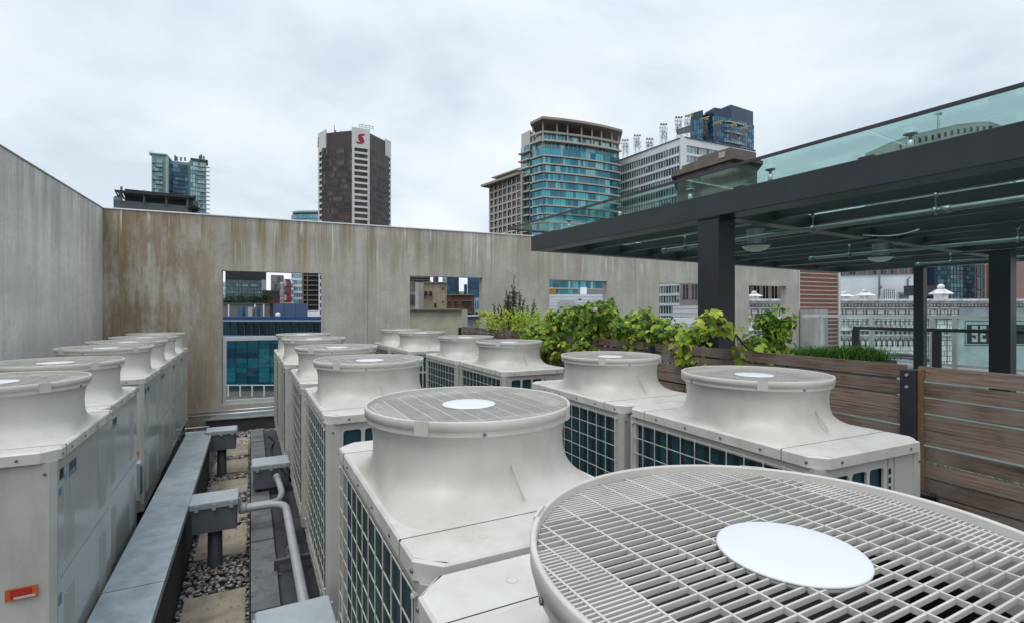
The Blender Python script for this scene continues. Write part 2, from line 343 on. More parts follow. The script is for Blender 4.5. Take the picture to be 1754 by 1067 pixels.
M['boxgrey'] = mat('grey_box_plastic', (0.38,0.41,0.43), 0.42, 0, 0.12, 6, 0.02, 80, grime=((0.22,0.21,0.19),0.45,14,(1,1,1),0.55))
M['boxdark'] = mat('grey_box_body', (0.13,0.145,0.16), 0.5, 0, 0.15, 6)
M['pvc'] = mat('grey_conduit', (0.42,0.44,0.46), 0.4, 0, 0.12, 6)
M['pvcdark'] = mat('dark_grey_post', (0.09,0.10,0.115), 0.5, 0, 0.15, 6)
M['steel'] = mat('charcoal_steel_paint', (0.026,0.029,0.036), 0.42, 0, 0.18, 2.5, 0.03, 30, dirt=(0.018,0.020,0.025))
M['steelgreen'] = mat('dark_green_steel', (0.018,0.022,0.025), 0.4, 0, 0.2, 3)
M['pipe'] = mat('galvanised_pipe', (0.33,0.38,0.38), 0.35, 0.75, 0.2, 10)
M['glass'] = glassmat('canopy_glass', (0.80,0.925,0.905), 0.35)
M['glass2'] = glassmat('guard_glass', (0.88,0.955,0.935), 0.6)
M['wood'] = wood('weathered_cedar', (0.29,0.20,0.155), (0.05,0.033,0.027))
M['woodedge'] = mat('fresh_wood_edge', (0.22,0.12,0.06), 0.8, 0, 0.3, 12)
M['conc_far'] = concrete('stained_concrete', (0.50,0.48,0.43), (0.235,0.165,0.085), 0.95, 0.9, 2.6)
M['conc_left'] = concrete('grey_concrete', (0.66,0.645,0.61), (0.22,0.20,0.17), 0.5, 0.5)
M['conc_low'] = concrete('smooth_concrete', (0.42,0.43,0.42), (0.2,0.2,0.2), 0.2, 0.0)
M['capm'] = mat('parapet_cap_metal', (0.68,0.71,0.73), 0.4, 0.2, 0.12, 3)
M['membrane'] = mat('grey_roof_membrane', (0.055,0.058,0.062), 0.85, 0, 0.3, 2.5, 0.35, 160)
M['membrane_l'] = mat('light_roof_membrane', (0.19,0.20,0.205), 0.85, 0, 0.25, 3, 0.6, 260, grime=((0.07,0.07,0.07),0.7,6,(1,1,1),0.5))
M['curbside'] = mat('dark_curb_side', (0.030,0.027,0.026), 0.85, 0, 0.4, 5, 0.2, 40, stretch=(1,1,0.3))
M['paver'] = mat('sand_paver', (0.42,0.355,0.27), 0.9, 0, 0.15, 7, 0.3, 120, dirt=(0.30,0.25,0.19), grime=((0.14,0.12,0.09),0.6,5,(1,1,1),0.52))
M['pebble'] = mat('pebble', (0.29,0.27,0.245), 0.6, 0, 0.2, 30, island=0.85)
M['deck'] = mat('pale_deck', (0.25,0.25,0.24), 0.9, 0, 0.15, 2, 0.1, 50)
M['ground'] = mat('street_ground', (0.06,0.06,0.062), 0.9, 0, 0.3, 0.05)
M['brownwood'] = mat('reddish_cedar_slats', (0.19,0.075,0.045), 0.7, 0, 0.3, 5, stretch=(1,1,8))
M['orange'] = mat('orange_label', (0.55,0.10,0.02), 0.5, 0, 0.05, 20)
M['red'] = mat('red_label_print', (0.42,0.015,0.01), 0.5, 0, 0.05, 20)
M['bluestk'] = mat('blue_label_print', (0.12,0.25,0.36), 0.5, 0, 0.25, 60)
M['navystk'] = mat('navy_label_plate', (0.05,0.075,0.11), 0.5, 0, 0.4, 70)
M['whitestk'] = mat('white_label', (0.5,0.48,0.46), 0.5)
M['bluehose'] = mat('blue_hose', (0.01,0.07,0.33), 0.4, 0, 0.1)
M['lamp'] = mat('opal_lamp_glass', (0.80,0.84,0.82), 0.35, 0, 0.03)
M['vine1'] = leafmat('vine_leaf', (0.25,0.37,0.04)); M['vine2'] = leafmat('vine_leaf_yellow', (0.46,0.50,0.08)); M['vine3'] = leafmat('vine_leaf_dark', (0.06,0.13,0.02))
M['box1'] = leafmat('boxwood_leaf', (0.36,0.46,0.035)); M['shrub1'] = leafmat('shrub_leaf', (0.05,0.075,0.025)); M['grass1'] = leafmat('grass_blade', (0.10,0.20,0.03))
M['tree1'] = leafmat('tree_leaf', (0.028,0.055,0.016)); M['stem'] = mat('vine_stem', (0.085,0.045,0.035), 0.8)

# ================================================================== roof ground
g = MB(); g.box(-2500, 2500, -2500, 2500, -31, -30); tag(g.build('ground', M['ground']), kind='structure')
def uvpoly(pts): return [UV(u, v) for u, v in pts]
g = MB(); g.prism(uvpoly([(-3,-4.5),(14,-4.5),(14,1.5),(12.5,6),(-3,2.6)]), -0.6, -0.02); tag(g.build('roof_surface', M['membrane']), kind='structure')
# deck to the right, behind the wooden fence
FD = Vector((-0.3958, 0.9183)); F0 = Vector((3.683, 0))      # fence line X = 3.683 - .431 Y
def fx(Y, off=0.0): return 3.683-0.431*Y+off
g = MB(); g.prism([(fx(-3,.12),-3),(fx(11.0,.12),11.0),(8.2,15.2),(14.0,3.0),(14,-3)], 0.3, 0.95); tag(g.build('terrace', M['deck']), kind='structure')

# curbs, sleepers, cover
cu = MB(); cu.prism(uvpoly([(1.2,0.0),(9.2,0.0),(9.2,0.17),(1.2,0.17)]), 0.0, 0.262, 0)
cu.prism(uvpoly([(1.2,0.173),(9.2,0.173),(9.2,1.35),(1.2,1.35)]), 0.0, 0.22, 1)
for k, u in enumerate((3.6,4.7,5.9,7.1,8.3)):
    a = UV(u, 0.001); b = UV(u, 0.168); cu.wall(a, b, 0.2, 0.266, 0.012+0.004*(k%2), 0, 1)
o = cu.build('roof_curb', [M['membrane_l'], M['membrane']]); tag(o, 'dark grey membrane covered curb between the paver path and the centre machine row', 'curb')
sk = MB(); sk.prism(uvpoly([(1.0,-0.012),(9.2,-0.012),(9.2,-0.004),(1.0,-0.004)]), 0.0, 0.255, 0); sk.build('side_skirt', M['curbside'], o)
# galvanised cover
dc = thing('duct_cover', 'long pale galvanised sheet metal cover over the dark curb beside the left machine row', 'duct cover')
b = MB(); b.prism(uvpoly([(1.5,-0.705),(7.72,-0.705),(7.72,-0.485),(1.5,-0.485)]), -0.02, 0.565); b.build('curb_body', M['curbside'], dc)
us = [1.5, 3.55, 5.6, 7.74]
for i in range(3):
    b = MB(); u0, u1 = us[i]+0.002, us[i+1]-0.002; dz = 0.0025*(i%2)
    P = [(u0,-0.735),(u1,-0.735),(u1,-0.45),(u0,-0.45)]
    b.prism(uvpoly(P), 0.575+dz, 0.595+dz)
    for v0, v1 in ((-0.737,-0.731),(-0.454,-0.448)): b.prism(uvpoly([(u0,v0),(u1,v0),(u1,v1),(u0,v1)]), 0.545, 0.594+dz)
    b.build('cover_sheet', M['galv'], dc)
# pavers
pv = [(3.75,4.47),(5.12,5.78),(5.98,6.2),(6.83,7.4),(7.72,8.38),(8.62,9.2),(9.24,9.8)]
nm = ['nearest to the camera','second from the camera','narrow third one, half under gravel','fourth from the camera','fifth from the camera','sixth, beside the far grey box','last one before the far wall']
for k, (a, c) in enumerate(pv):
    p = MB(); r0 = random.uniform(-0.012, 0.012)
    p.cbox(-0.205, 0.205, -(c-a)/2, (c-a)/2, -0.04, 0.022, 0.006)
    o = p.build('paver', M['paver']); x, y = UV((a+c)/2, -0.238); o.location = (x, y, 0.0+0.002*k%0.006); o.rotation_euler = (0, 0, PHI+r0)
    tag(o, 'sandy concrete paver in the gravel path, '+nm[k], 'paver', 'pavers of the gravel path')
# gravel
def ico():
    bm = bmesh.new(); bmesh.ops.create_icosphere(bm, subdivisions=2, radius=1)
    vs = [tuple(v.co) for v in bm.verts]; fs = [tuple(v.index for v in f.verts) for f in bm.faces]; bm.free(); return vs, fs
IV, IF = ico()
gr = MB(); rr = random.Random(3)
def pebble(u, v, z, s):
    x, y = UV(u, v); e = Matrix.Rotation(rr.uniform(0,6.28),3,'Z') @ Matrix.Rotation(rr.uniform(-.5,.5),3,'X')
    sx, sy, sz = s*rr.uniform(0.8,1.4), s*rr.uniform(0.7,1.0), s*rr.uniform(0.45,0.75)
    gr.add([(x+q.x, y+q.y, z+q.z) for q in (e @ Vector((p[0]*sx,p[1]*sy,p[2]*sz)) for p in IV)], IF, 0, True)
for i in range(5200):
    u = rr.uniform(3.9, 10.6); v = rr.uniform(-0.47, -0.01)
    if u > 9.25: v = rr.uniform(-1.0, 0.9)
    if any(a-0.0 < u < c+0.0 for a, c in pv) and -0.44 < v < -0.035 and rr.random() < 0.985: continue
    pebble(u, v, rr.uniform(0.0, 0.024), rr.uniform(0.009, 0.019))
for i in range(1500):
    pebble(rr.uniform(9.2, 10.9), rr.uniform(-1.1, 1.0), rr.uniform(0.0, 0.02), rr.uniform(0.016, 0.028))
tag(gr.build('gravel', M['pebble']), 'grey river pebbles between and around the pavers', 'gravel', kind='stuff')

# ================================================================== concrete walls
CX, CY = -6.93, 8.60; WD = R(23.5)
WH = 3.90
fw = thing('concrete_wall', 'tall stained concrete parapet wall with five square openings and lime drips', 'wall', (CX, CY, 0), WD)
T = 0.2; wins = [(1.76,3.477),(5.215,6.833),(8.52,10.14),(11.76,13.38),(14.97,16.5)]
b = MB(); x = -0.2; END = 17.05
for a, c in wins:
    b.box(x, a, 0, T, -0.6, WH); b.box(a, c, 0, T, 2.905, WH); b.box(a, c, 0, T, -0.6, 0.45); x = c
b.box(x, END, 0, T, -0.6, WH)
me = b.build('wall_body', M['conc_far'], fw)
bm = bmesh.new(); bm.from_mesh(me.data); bmesh.ops.remove_doubles(bm, verts=bm.verts, dist=0.001)
# drop internal faces between neighbouring blocks
cnt = {}
for f in bm.faces:
    c = f.calc_center_median(); cnt.setdefault((round(c.x,3),round(c.y,3),round(c.z,3)), []).append(f)
bmesh.ops.delete(bm, geom=[f for fs in cnt.values() if len(fs) > 1 for f in fs], context='FACES_ONLY')
bm.to_mesh(me.data); bm.free()
b = MB(); 
for a_, c_ in ((-0.22, 5.0),(5.004,10.2),(10.204,END+0.02)): b.cbox(a_, c_, -0.018, T+0.018, WH+0.001, WH+0.022, 0.004)
b.build('wall_cap', M['capm'], fw)
b = MB()
for s in (4.35, 7.7, 11.0, 14.2): b.box(s, s+0.008, -0.0015, 0.001, 0.1, 3.89)
b.build('form_joint', mat('joint_line', (0.20,0.19,0.17), 0.9), fw)  # darker formwork joint lines on the wall face
# left wall
LWD = math.atan2(0.904, -0.427)  # direction away from camera
lw = thing('concrete_wall', 'long grey concrete wall running along the left edge', 'wall', (CX, CY, 0), math.atan2(-0.904, 0.427))
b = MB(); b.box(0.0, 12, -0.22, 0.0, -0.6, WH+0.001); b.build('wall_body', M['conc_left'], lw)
b = MB(); b.cbox(0.02, 12.02, -0.235, 0.012, WH+0.0015, WH+0.018, 0.004); b.build('wall_cap', mat('weathered_cap', (0.33,0.33,0.32), 0.7, 0, 0.3, 5), lw)
b = MB(); b.box(3.9, 3.905, -0.001, 0.002, 1.0, 3.88); b.box(0.0, 0.02, 0.0005, 0.004, 0, 3.9); b.build('form_joint', mat('joint_line_grey', (0.32,0.32,0.31), 0.9), lw)  # darker joint lines, one of them down the wall corner
# base curb of far wall, pipes
def FW(t, w=0.0): return (CX+math.cos(WD)*t-math.sin(WD)*w, CY+math.sin(WD)*t+math.cos(WD)*w)
bc = MB(); bc.prism([FW(1.55,-0.32), FW(4.2,-0.32), FW(4.2,-0.004), FW(1.55,-0.004)], -0.02, 0.24); o = bc.build('wall_curb', M['membrane'])
tag(o, 'low grey curb at the foot of the far wall below the glazed opening', 'curb')
c2 = MB(); c2.prism([FW(1.5,-0.345), FW(4.2,-0.345), FW(4.2,0.02), FW(1.7,0.02)], 0.243, 0.262); c2.build('flashing', M['galv'], o)
for k, (z, w, t0, lb) in enumerate(((0.32,-0.16,0.6,'thin silver pipe lying highest along the foot of the far wall'),(0.37,-0.09,0.9,'thin silver pipe tucked closest to the far wall'),(0.16,-0.39,0.5,'short silver pipe low beside the left machine row'),(0.09,-0.42,0.5,'lowest silver pipe just above the gravel'))):
    p = MB(); t1 = 4.0 if k < 2 else 1.62
    a = FW(t0, w); c = FW(t1, w-0.05); p.tube([(a[0],a[1],z-0.03),(c[0],c[1],z+ (0.03 if k<2 else 0))], 0.016, 8)
    o = p.build('pipe', M['alu']); tag(o, lb, 'pipe', 'silver pipes at the wall foot')
# glass guard in the first opening
gd = thing('glass_guard', 'aluminium framed glass guard inside the leftmost wall opening', 'guard', (*FW(1.77, 0.05), 0.45), WD)
b = MB(); b.box(0.0, 1.70, 0.0, 0.05, 1.17, 1.245); b.box(0.0, 1.70, 0.0, 0.05, 0.0, 0.075); b.box(0.0, 0.06, 0.002, 0.048, 0.075, 1.17); b.box(1.64, 1.70, 0.002, 0.048, 0.075, 1.17); b.build('frame', M['alu_pale'], gd, bevel=0.003)
b = MB(); b.box(0.06, 1.64, 0.02, 0.03, 0.075, 1.17); b.build('pane', M['glass2'], gd)
# louvre screen and low wall at the right end of the far wall
ls = thing('louvre_screen', 'reddish cedar slatted screen in a pale frame at the end of the concrete wall', 'screen', (*FW(17.07, 0.06), 0.9), WD)
b = MB()
for (x0, x1) in ((0.0,0.05),(1.84,1.93)): b.box(x0, x1, -0.03, 0.05, 0.0, 3.0)
b.box(0.05, 1.84, 0.0205, 0.05, 0, 3.0, 1)
b.build('frame', [M['alu_pale'], mat('pale_backing', (0.66,0.63,0.58), 0.8)], ls)
for i in range(22):
    b = MB(); z = 0.1+i*0.131; b.box(0.055, 1.835, 0.006, 0.02, z, z+0.092); b.build('slat', M['brownwood'], ls)
lo = MB(); a = FW(17.07,-0.45); c = FW(18.15,-0.45); lo.prism([FW(17.07,-0.5), FW(17.62,-0.5), FW(17.62,-0.02), FW(17.07,-0.02)], 0.9, 2.22)
tag(lo.build('low_wall', M['conc_low']), 'low smooth concrete block wall standing before the cedar slatted screen', 'wall')

# ================================================================== condenser units
UL, UW, UH = 1.245, 0.745, 1.2
def superring(ax, ay, n, z, seg=64):
    r = []
    for k in range(seg):
        a = 2*math.pi*k/seg; c, s = math.cos(a), math.sin(a)
        r.append((ax*math.copysign(abs(c)**(2/n), c), ay*math.copysign(abs(s)**(2/n), s), z))
    return r
def loft(mb, rings, mi=0, smooth=True):
    seg = len(rings[0]); b = len(mb.v)
    for r in rings: mb.v.extend(r)
    for i in range(len(rings)-1):
        for k in range(seg):
            k2 = (k+1)%seg; mb.f.append([b+i*seg+k, b+i*seg+k2, b+(i+1)*seg+k2, b+(i+1)*seg+k]); mb.m.append(mi); mb.sm.append(smooth)
def rrect(x0, x1, z0, z1, r, seg=4):
    pts = []
    for cx, cz, a0 in ((x1-r,z1-r,0),(x0+r,z1-r,90),(x0+r,z0+r,180),(x1-r,z0+r,270)):
        for k in range(seg+1):
            a = R(a0+90*k/seg); pts.append((cx+r*math.cos(a), cz+r*math.sin(a)))
    return pts
def holed_plate(mb, outer, holes, y0, y1, mi=0):
    """plate in the x-z plane with holes, thickness y0..y1"""
    loops = [outer]+holes; flat = [p for lp in loops for p in lp]
    tris = tessellate_polygon([[Vector((p[0], p[1], 0)) for p in lp] for lp in loops])
    n = len(flat); vs = [(p[0], y0, p[1]) for p in flat]+[(p[0], y1, p[1]) for p in flat]
    fs = []
    for t in tris:
        a, b_, c = t; A, B, C = flat[a], flat[b_], flat[c]
        ccw = (B[0]-A[0])*(C[1]-A[1])-(B[1]-A[1])*(C[0]-A[0]) > 0
        if not ccw: a, c = c, a
        fs.append((a, b_, c)); fs.append((n+c, n+b_, n+a))
    i0 = 0
    for li, lp in enumerate(loops):
        m_ = len(lp)
        for k in range(m_):
            a, c = i0+k, i0+(k+1)%m_; fs.append((a, n+a, n+c, c) if li == 0 else (a, n+a, n+c, c))
        i0 += m_
    mb.add(vs, fs, mi)
def lid_poly(hx, hy, c): return [(-hx+c,-hy),(hx-c,-hy),(hx,-hy+c),(hx,hy-c),(hx-c,hy),(-hx+c,hy),(-hx,hy-c),(-hx,-hy+c)]

def guard_mesh(near=True):
    b = MB(); rad = 0.368; px, py = 0.068, 0.0168; zt = UH+0.2505; h = 0.0078
    def inside(x): return math.sqrt(max(0, rad*rad-x*x))
    cd = 0.098
    n = int(rad/px)
    def seg_x(y, x0, x1, w, zt_, hh):
        b.box(x0, x1, y-w/2, y+w/2, zt_-hh, zt_)
    def line(c, w, zt_, hh, along, lo=None, hi=None):
        L = inside(c); rngs = [(-L, L)] if lo is None else [(max(-L, lo), min(L, hi))]
        cut = math.sqrt(max(0, cd*cd-c*c)) if abs(c) < cd else 0
        for a, d in rngs:
            if d <= a: continue
            parts = [(a, d)] if cut == 0 else [(a, min(d, -cut)), (max(a, cut), d)]
            for p, q in parts:
                if q-p < 0.002: continue
                if along == 'y': b.box(c-w/2, c+w/2, p, q, zt_-hh, zt_)
                else: b.box(p, q, c-w/2, c+w/2, zt_-hh, zt_)
    for i in range(-n, n+1): line(i*px, 0.0034, zt, h, 'y')
    for i in range(-21, 22):
        line(i*py, 0.0029, zt-0.0006, h*0.9, 'x')
    # finer bars in the outer columns
    for i in range(-21, 21):
        y = (i+0.5)*py; L = inside(y)
        if 4.0*px < L and (abs(y) < 0.16 or abs(y) > 0.24):
            for s in (-1, 1):
                a, d = sorted((s*4*px, s*L)); b.box(a, d, y-0.0014, y+0.0014, zt-0.0065, zt-0.0007)
        elif abs(y) > 0.26: b.box(-L, L, y-0.0014, y+0.0014, zt-0.0065, zt-0.0007)
    for s in (-1, 1):
        for q in (4.5,):
            L = inside(s*q*px); b.box(s*q*px-0.0014, s*q*px+0.0014, -L, -L*0.35, zt-0.0065, zt-0.0009); b.box(s*q*px-0.0014, s*q*px+0.0014, L*0.35, L, zt-0.0065, zt-0.0009)
    # ring round the cap
    b.lathe([(0.0955,zt-h),(0.0955,zt-0.0008),(0.0985,zt-0.0008),(0.0985,zt-h)], 0, 0, 48)
    return b
def corr_panel(b, y0, y1, z0, z1, x, ridges=()):
    b.box(x-0.014, x, y0, y1, z0, z1)
    for ry in ridges:
        b.prism([(x-0.001, ry-0.007),(x+0.003, ry-0.003),(x+0.003, ry+0.003),(x-0.001, ry+0.007)], z0+0.06, z1-0.09)

def make_unit(kind):
    L, Wd = (UL, UW) if kind == 'coil' else (1.075, 0.745)
    hx, hy = Wd/2, L/2
    t = thing('condenser_unit', 'x', 'air conditioner')
    # cabinet
    b = MB(); pw = 0.075
    for sx in (-1, 1):
        for sy in (-1, 1):
            x0, x1 = sorted((sx*hx, sx*(hx-pw))); y0, y1 = sorted((sy*hy, sy*(hy-pw)))
            c = 0.022
            poly = [(sx*hx, sy*(hy-pw)), (sx*hx, sy*(hy-c)), (sx*(hx-c), sy*hy), (sx*(hx-pw), sy*hy), (sx*(hx-pw), sy*(hy-0.02)), (sx*(hx-0.02), sy*(hy-pw))]
            b.prism(poly, 0.0, 1.149)
    b.box(-hx+0.003, hx-0.003, -hy+0.003, hy-0.003, 0.0, 0.075)
    b.box(-hx+pw, hx-pw, hy-0.02, hy-0.002, 0.075, 1.149)                 # far end plain
    if kind == 'coil':
        b.box(hx-0.02, hx-0.002, -hy+pw, hy-pw, 0.075, 1.149)
        b.box(-hx+0.004, -hx+0.02, -hy+pw, hy-pw, 1.105, 1.149)
    else:
        b.box(-hx+0.002, -hx+0.02, -hy+pw, hy-pw, 0.075, 1.149)
        b.box(-hx+pw, hx-pw, -hy+0.002, -hy+0.02, 0.075, 1.149)
    b.build('cabinet', M['paint'], t)
    for sx in (-1, 1):
        bb_ = MB(); bb_.box(sx*(hx-0.09)-0.05, sx*(hx-0.09)+0.05, -hy+0.002, hy-0.002, -0.37, -0.002); bb_.build('base_rail', M['curbside'], t)
    # lid
    b = MB(); c = 0.06; e = 0.012
    P0 = lid_poly(hx+e, hy+e, c); P1 = lid_poly(hx+e-0.006, hy+e-0.006, c)
    vs = [(x,y,1.15) for x,y in P0]+[(x,y,1.194) for x,y in P0]+[(x,y,1.2) for x,y in P1]
    b.add(vs, [(i,(i+1)%8,8+(i+1)%8,8+i) for i in range(8)]+[(8+i,8+(i+1)%8,16+(i+1)%8,16+i) for i in range(8)])
    K = 96; ro, ri = [], []; n8 = len(P1)
    for k in range(K):
        a = 2*math.pi*k/K; dxr, dyr = math.cos(a), math.sin(a); best = 1e9
        for q in range(n8):
            (xa, ya), (xb, yb) = P1[q], P1[(q+1)%n8]; den = dxr*(yb-ya)-dyr*(xb-xa)
            if abs(den) < 1e-9: continue
            tt = (xa*(yb-ya)-ya*(xb-xa))/den; ss = (xa*dyr-ya*dxr)/den
            if tt > 0 and -1e-6 <= ss <= 1+1e-6: best = min(best, tt)
        ro.append((dxr*best, dyr*best, 1.2)); ri.append((0.338*dxr, 0.338*dyr, 1.2))
    b.add(ro+ri+[(p[0], p[1], 1.15) for p in ri], [(k,(k+1)%K,K+(k+1)%K,K+k) for k in range(K)]+[(K+k,K+(k+1)%K,2*K+(k+1)%K,2*K+k) for k in range(K)])
    ys = 0.455 if kind == 'coil' else 0.43
    for s in (-1, 1): b.box(-hx-0.0125, hx+0.0125, s*ys-0.0015, s*ys+0.0015, 1.1505, 1.2006, 1)
    for sy in (-1,1):
        for xx in (-0.18, 0.2): b.lathe([(0.014,1.1995),(0.014,1.2012),(0.0125,1.2012),(0.0125,1.2003)], xx, sy*(hy-0.085), 16)
    for sx in (-1, 1):
        for yy in (-hy+0.05, -0.35, -0.12, 0.12, 0.35, hy-0.05):
            b.tube([(sx*(hx+e-0.001), yy, 1.172), (sx*(hx+e+0.004), yy, 1.172)], 0.006, 8, 2)
    for xx in (-0.25, 0.25): b.tube([(xx, -hy-e+0.001, 1.172), (xx, -hy-e-0.004, 1.172)], 0.006, 8, 2)
    for xx in (-hx+0.035, hx-0.035): b.tube([(xx, -hy+0.001, 1.1), (xx, -hy-0.004, 1.1)], 0.006, 8, 2)
    lid = b.build('lid', [M['lid'], M['dark'], M['screw']], t)
    # shroud
    b = MB(); ay = ys-0.012
    prof = [(0.367,ay,7,0.0),(0.365,ay-0.004,6.0,0.0025),(0.3615,ay-0.020,4.8,0.007),(0.3575,ay-0.045,3.8,0.015),(0.3545,0.379,3.0,0.028),(0.3520,0.3655,2.55,0.045),(0.3502,0.3565,2.28,0.065),(0.349,0.352,2.12,0.092),(0.3488,0.350,2.05,0.125),(0.3500,0.3505,2.02,0.155),(0.3535,0.3537,2,0.18),(0.3585,0.3585,2,0.20),(0.366,0.366,2,0.216)]
    loft(b, [superring(a, ay_, n_, UH+z, 96) for a, ay_, n_, z in prof])
    loft(b, [superring(r_, r_, 2, UH+z, 96) for r_, z in ((0.366,0.2161),(0.374,0.2165),(0.3745,0.234))], smooth=False)
    loft(b, [superring(r_, r_, 2, UH+z, 96) for r_, z in ((0.3745,0.2341),(0.379,0.2365),(0.3795,0.262),(0.377,0.2645),(0.3715,0.2645),(0.370,0.262))])
    loft(b, [superring(r_, r_, 2, UH+z, 96) for r_, z in ((0.370,0.262),(0.368,0.235),(0.352,0.20),(0.345,0.145))])
    loft(b, [superring(r_, r_, 2, UH+z, 96) for r_, z in ((0.345,0.1449),(0.339,0.05),(0.337,-0.14))], 2)  # lower throat coloured black to stand for the shade inside the duct
    for sg_ in (-1, 1):                  # moulded ribs and rim tabs
        b.bar((0.0, sg_*0.3535, UH+0.118), (0.016, sg_*0.405, UH+0.024), 0.005, 0.008)
    for a0 in (45, 135, 225, 315):
        a = R(a0); p = Vector((math.cos(a), math.sin(a), 0)); tn = Vector((-p.y, p.x, 0))
        q = p*0.3762; b.bar(tuple(q-tn*0.024+Vector((0,0,UH+0.2415))), tuple(q+tn*0.024+Vector((0,0,UH+0.2415))), 0.010, 0.046)
    for a0 in (75, 165, 255, 345):
        a = R(a0); p = Vector((math.cos(a), math.sin(a), 0)); b.tube([p*0.3735+Vector((0,0,UH+0.224)), p*0.378+Vector((0,0,UH+0.224))], 0.0055, 8, 1)
    sh = b.build('fan_shroud', [M['shroud'], M['screw'], M['black']], t)
    gd_ = guard_mesh().build('fan_guard', M['guard'], t)
    b = MB(); b.lathe([(0.0995,UH+0.2498),(0.1005,UH+0.2512),(0.1000,UH+0.2530),(0.097,UH+0.2540),(0.05,UH+0.2550),(0.0001,UH+0.2554)], 0, 0, 48); b.build('guard_cap', M['cap'], t)
    # fan
    b = MB(); b.lathe([(0.0001,UH+0.125),(0.075,UH+0.12),(0.085,UH+0.08),(0.085,UH-0.04),(0.0001,UH-0.045)], 0, 0, 24)
    for k in range(4):
        a0 = k*math.pi/2+0.4; rows = []
        for i in range(8):
            r_ = 0.07+i*0.036; sweep = 0.30*(i/7)**1.5; row = []
            for j in range(8):
                a = a0+sweep+(j/7-0.5)*1.42; row.append((r_*math.cos(a), r_*math.sin(a), UH+0.115-0.11*(j/7)))
            rows.append(row)
        vs = [p for r_ in rows for p in r_]; fs = [(i*8+j,i*8+j+1,(i+1)*8+j+1,(i+1)*8+j) for i in range(7) for j in range(7)]
        b.add(vs, fs, 0, True)
    b.build('fan_blades', M['black'], t)
    b = MB(); b.box(-hx+0.05, hx-0.05, -hy+0.09, hy-0.09, 0.1, 0.7); b.build('compressor_deck', M['dark'], t)  # coloured dark to stand for the shade inside the cabinet
    if kind == 'coil':
        b = MB(); b.box(-hx+0.022, -hx+0.045, -hy+0.06, hy-0.06, 0.076, 1.148); b.box(-hx+0.05, 0.13, -hy+0.024, -hy+0.044, 0.076, 1.148)
        b.build('coil', M['coil'], t)
        # wire guard: cells about 85 by 88 mm
        b = MB(); xw = -hx-0.010; y0, y1, z0, z1 = -hy+0.05, hy-0.05, 0.09, 1.12
        n = 11
        for i in range(n+1):
            y = y0+(y1-y0)*i/n; b.box(xw-0.003, xw, y-0.0019, y+0.0019, z0, z1+0.008)
        nz_ = 11
        for i in range(nz_+1):
            z = z0+(z1-z0)*i/nz_; b.box(xw, xw+0.003, y0-0.01, y1+0.01, z-0.0019, z+0.0019)
        for z in (z0+0.09, z1-0.01):
            for y in (y0, y1): b.tube([(xw-0.004, y, z), (-hx+0.002, y, z)], 0.007, 8)
        b.build('wire_guard', M['wire'], t)
        # end panel with rounded openings
        b = MB(); x0, x1 = -hx+pw, hx-pw
        holes = []
        for ci in range(3):
            for ri in range(4):
                xa = x0+0.018+ci*0.124; zb = 1.105-ri*0.246; holes.append(rrect(xa, xa+0.102, zb-0.222, zb, 0.018))
        holed_plate(b, [(x0,0.076),(x1,0.076),(x1,1.149),(x0,1.149)], holes, -hy+0.004, -hy+0.014)
        for i in range(24):
            z = 1.095-i*0.04; b.box(x0+0.405, x0+0.424, -hy+0.0032, -hy+0.005, z-0.027, z, 1)
        b.box(x0+0.398, x0+0.4, -hy+0.0028, -hy+0.004, 0.08, 1.145, 1); b.box(x0+0.445, x0+0.447, -hy+0.0028, -hy+0.004, 0.08, 1.145, 1)
        b.build('end_panel', [M['paint'], M['dark']], t)
    else:
        zs = 0.615
        for i, (ya, yb) in enumerate(((-hy+0.028, hy-0.028),)):
            b = MB(); rid = [ya+0.10+0.024*k for k in range(7)]+[yb-0.28+0.024*k for k in range(7)]
            corr_panel(b, ya, yb, zs+0.004, 1.146, hx+0.002, rid); b.build('upper_service_panel', M['panel'], t)
            b = MB(); corr_panel(b, ya, yb, 0.08, zs-0.004, hx+0.002, rid); b.build('lower_service_panel', M['panel'], t)
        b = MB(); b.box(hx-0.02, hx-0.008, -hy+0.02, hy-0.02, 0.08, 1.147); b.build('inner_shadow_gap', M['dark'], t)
        b = MB(); xs = hx+0.0025
        b.box(xs, xs+0.0015, -hy+0.05, -hy+0.10, 1.055, 1.10, 0)
        b.build('rating_label', M['black'], t); b = MB(); b.box(xs, xs+0.0015, -hy+0.19, -hy+0.30, 1.03, 1.095, 0); b.build('name_plate', M['navystk'], t)
        for ya, yb, za, zb_ in ((0.12,0.175,1.035,1.062),(0.04,0.075,0.985,1.02),(0.035,0.075,0.50,0.55)):
            b = MB(); b.box(xs, xs+0.0012, -hy+ya, -hy+yb, za, zb_); b.build('blue_decal', M['bluestk'], t)
    return t
coilU = make_unit('coil'); panU = make_unit('panel')
ZB = 0.36
mid = [(.473,.699),(1.78,.732),(3.71,.76),(5.19,.75),(6.95,.72),(8.35,.71)]
mlab = ['foremost of all, filling the bottom right corner','in the centre foreground, second of its row','third of the centre row, before the gap','fourth of the centre row, behind the third',
        'fifth of the centre row, second farthest','farthest of the centre row, by the glazed opening']
used = False
def put(proto, first, xy, yaw, label, group, z=ZB):
    o = proto if first else copy_tree(proto)
    o.location = (xy[0], xy[1], z); o.rotation_euler = (0, 0, yaw); o['label'] = label; o['group'] = group; return o
for i, (u, v) in enumerate(mid):
    put(coilU, i == 0, UV(u, v), PHI, 'cream condenser with wire guarded coil, '+mlab[i], 'condensers of the centre row')
right = [(1.335,2.80,25.0),(.765,3.96,25.5),(-.03,5.81,26.5),(-.63,6.94,27),(-1.50,8.42,27),(-2.10,9.60,27)]
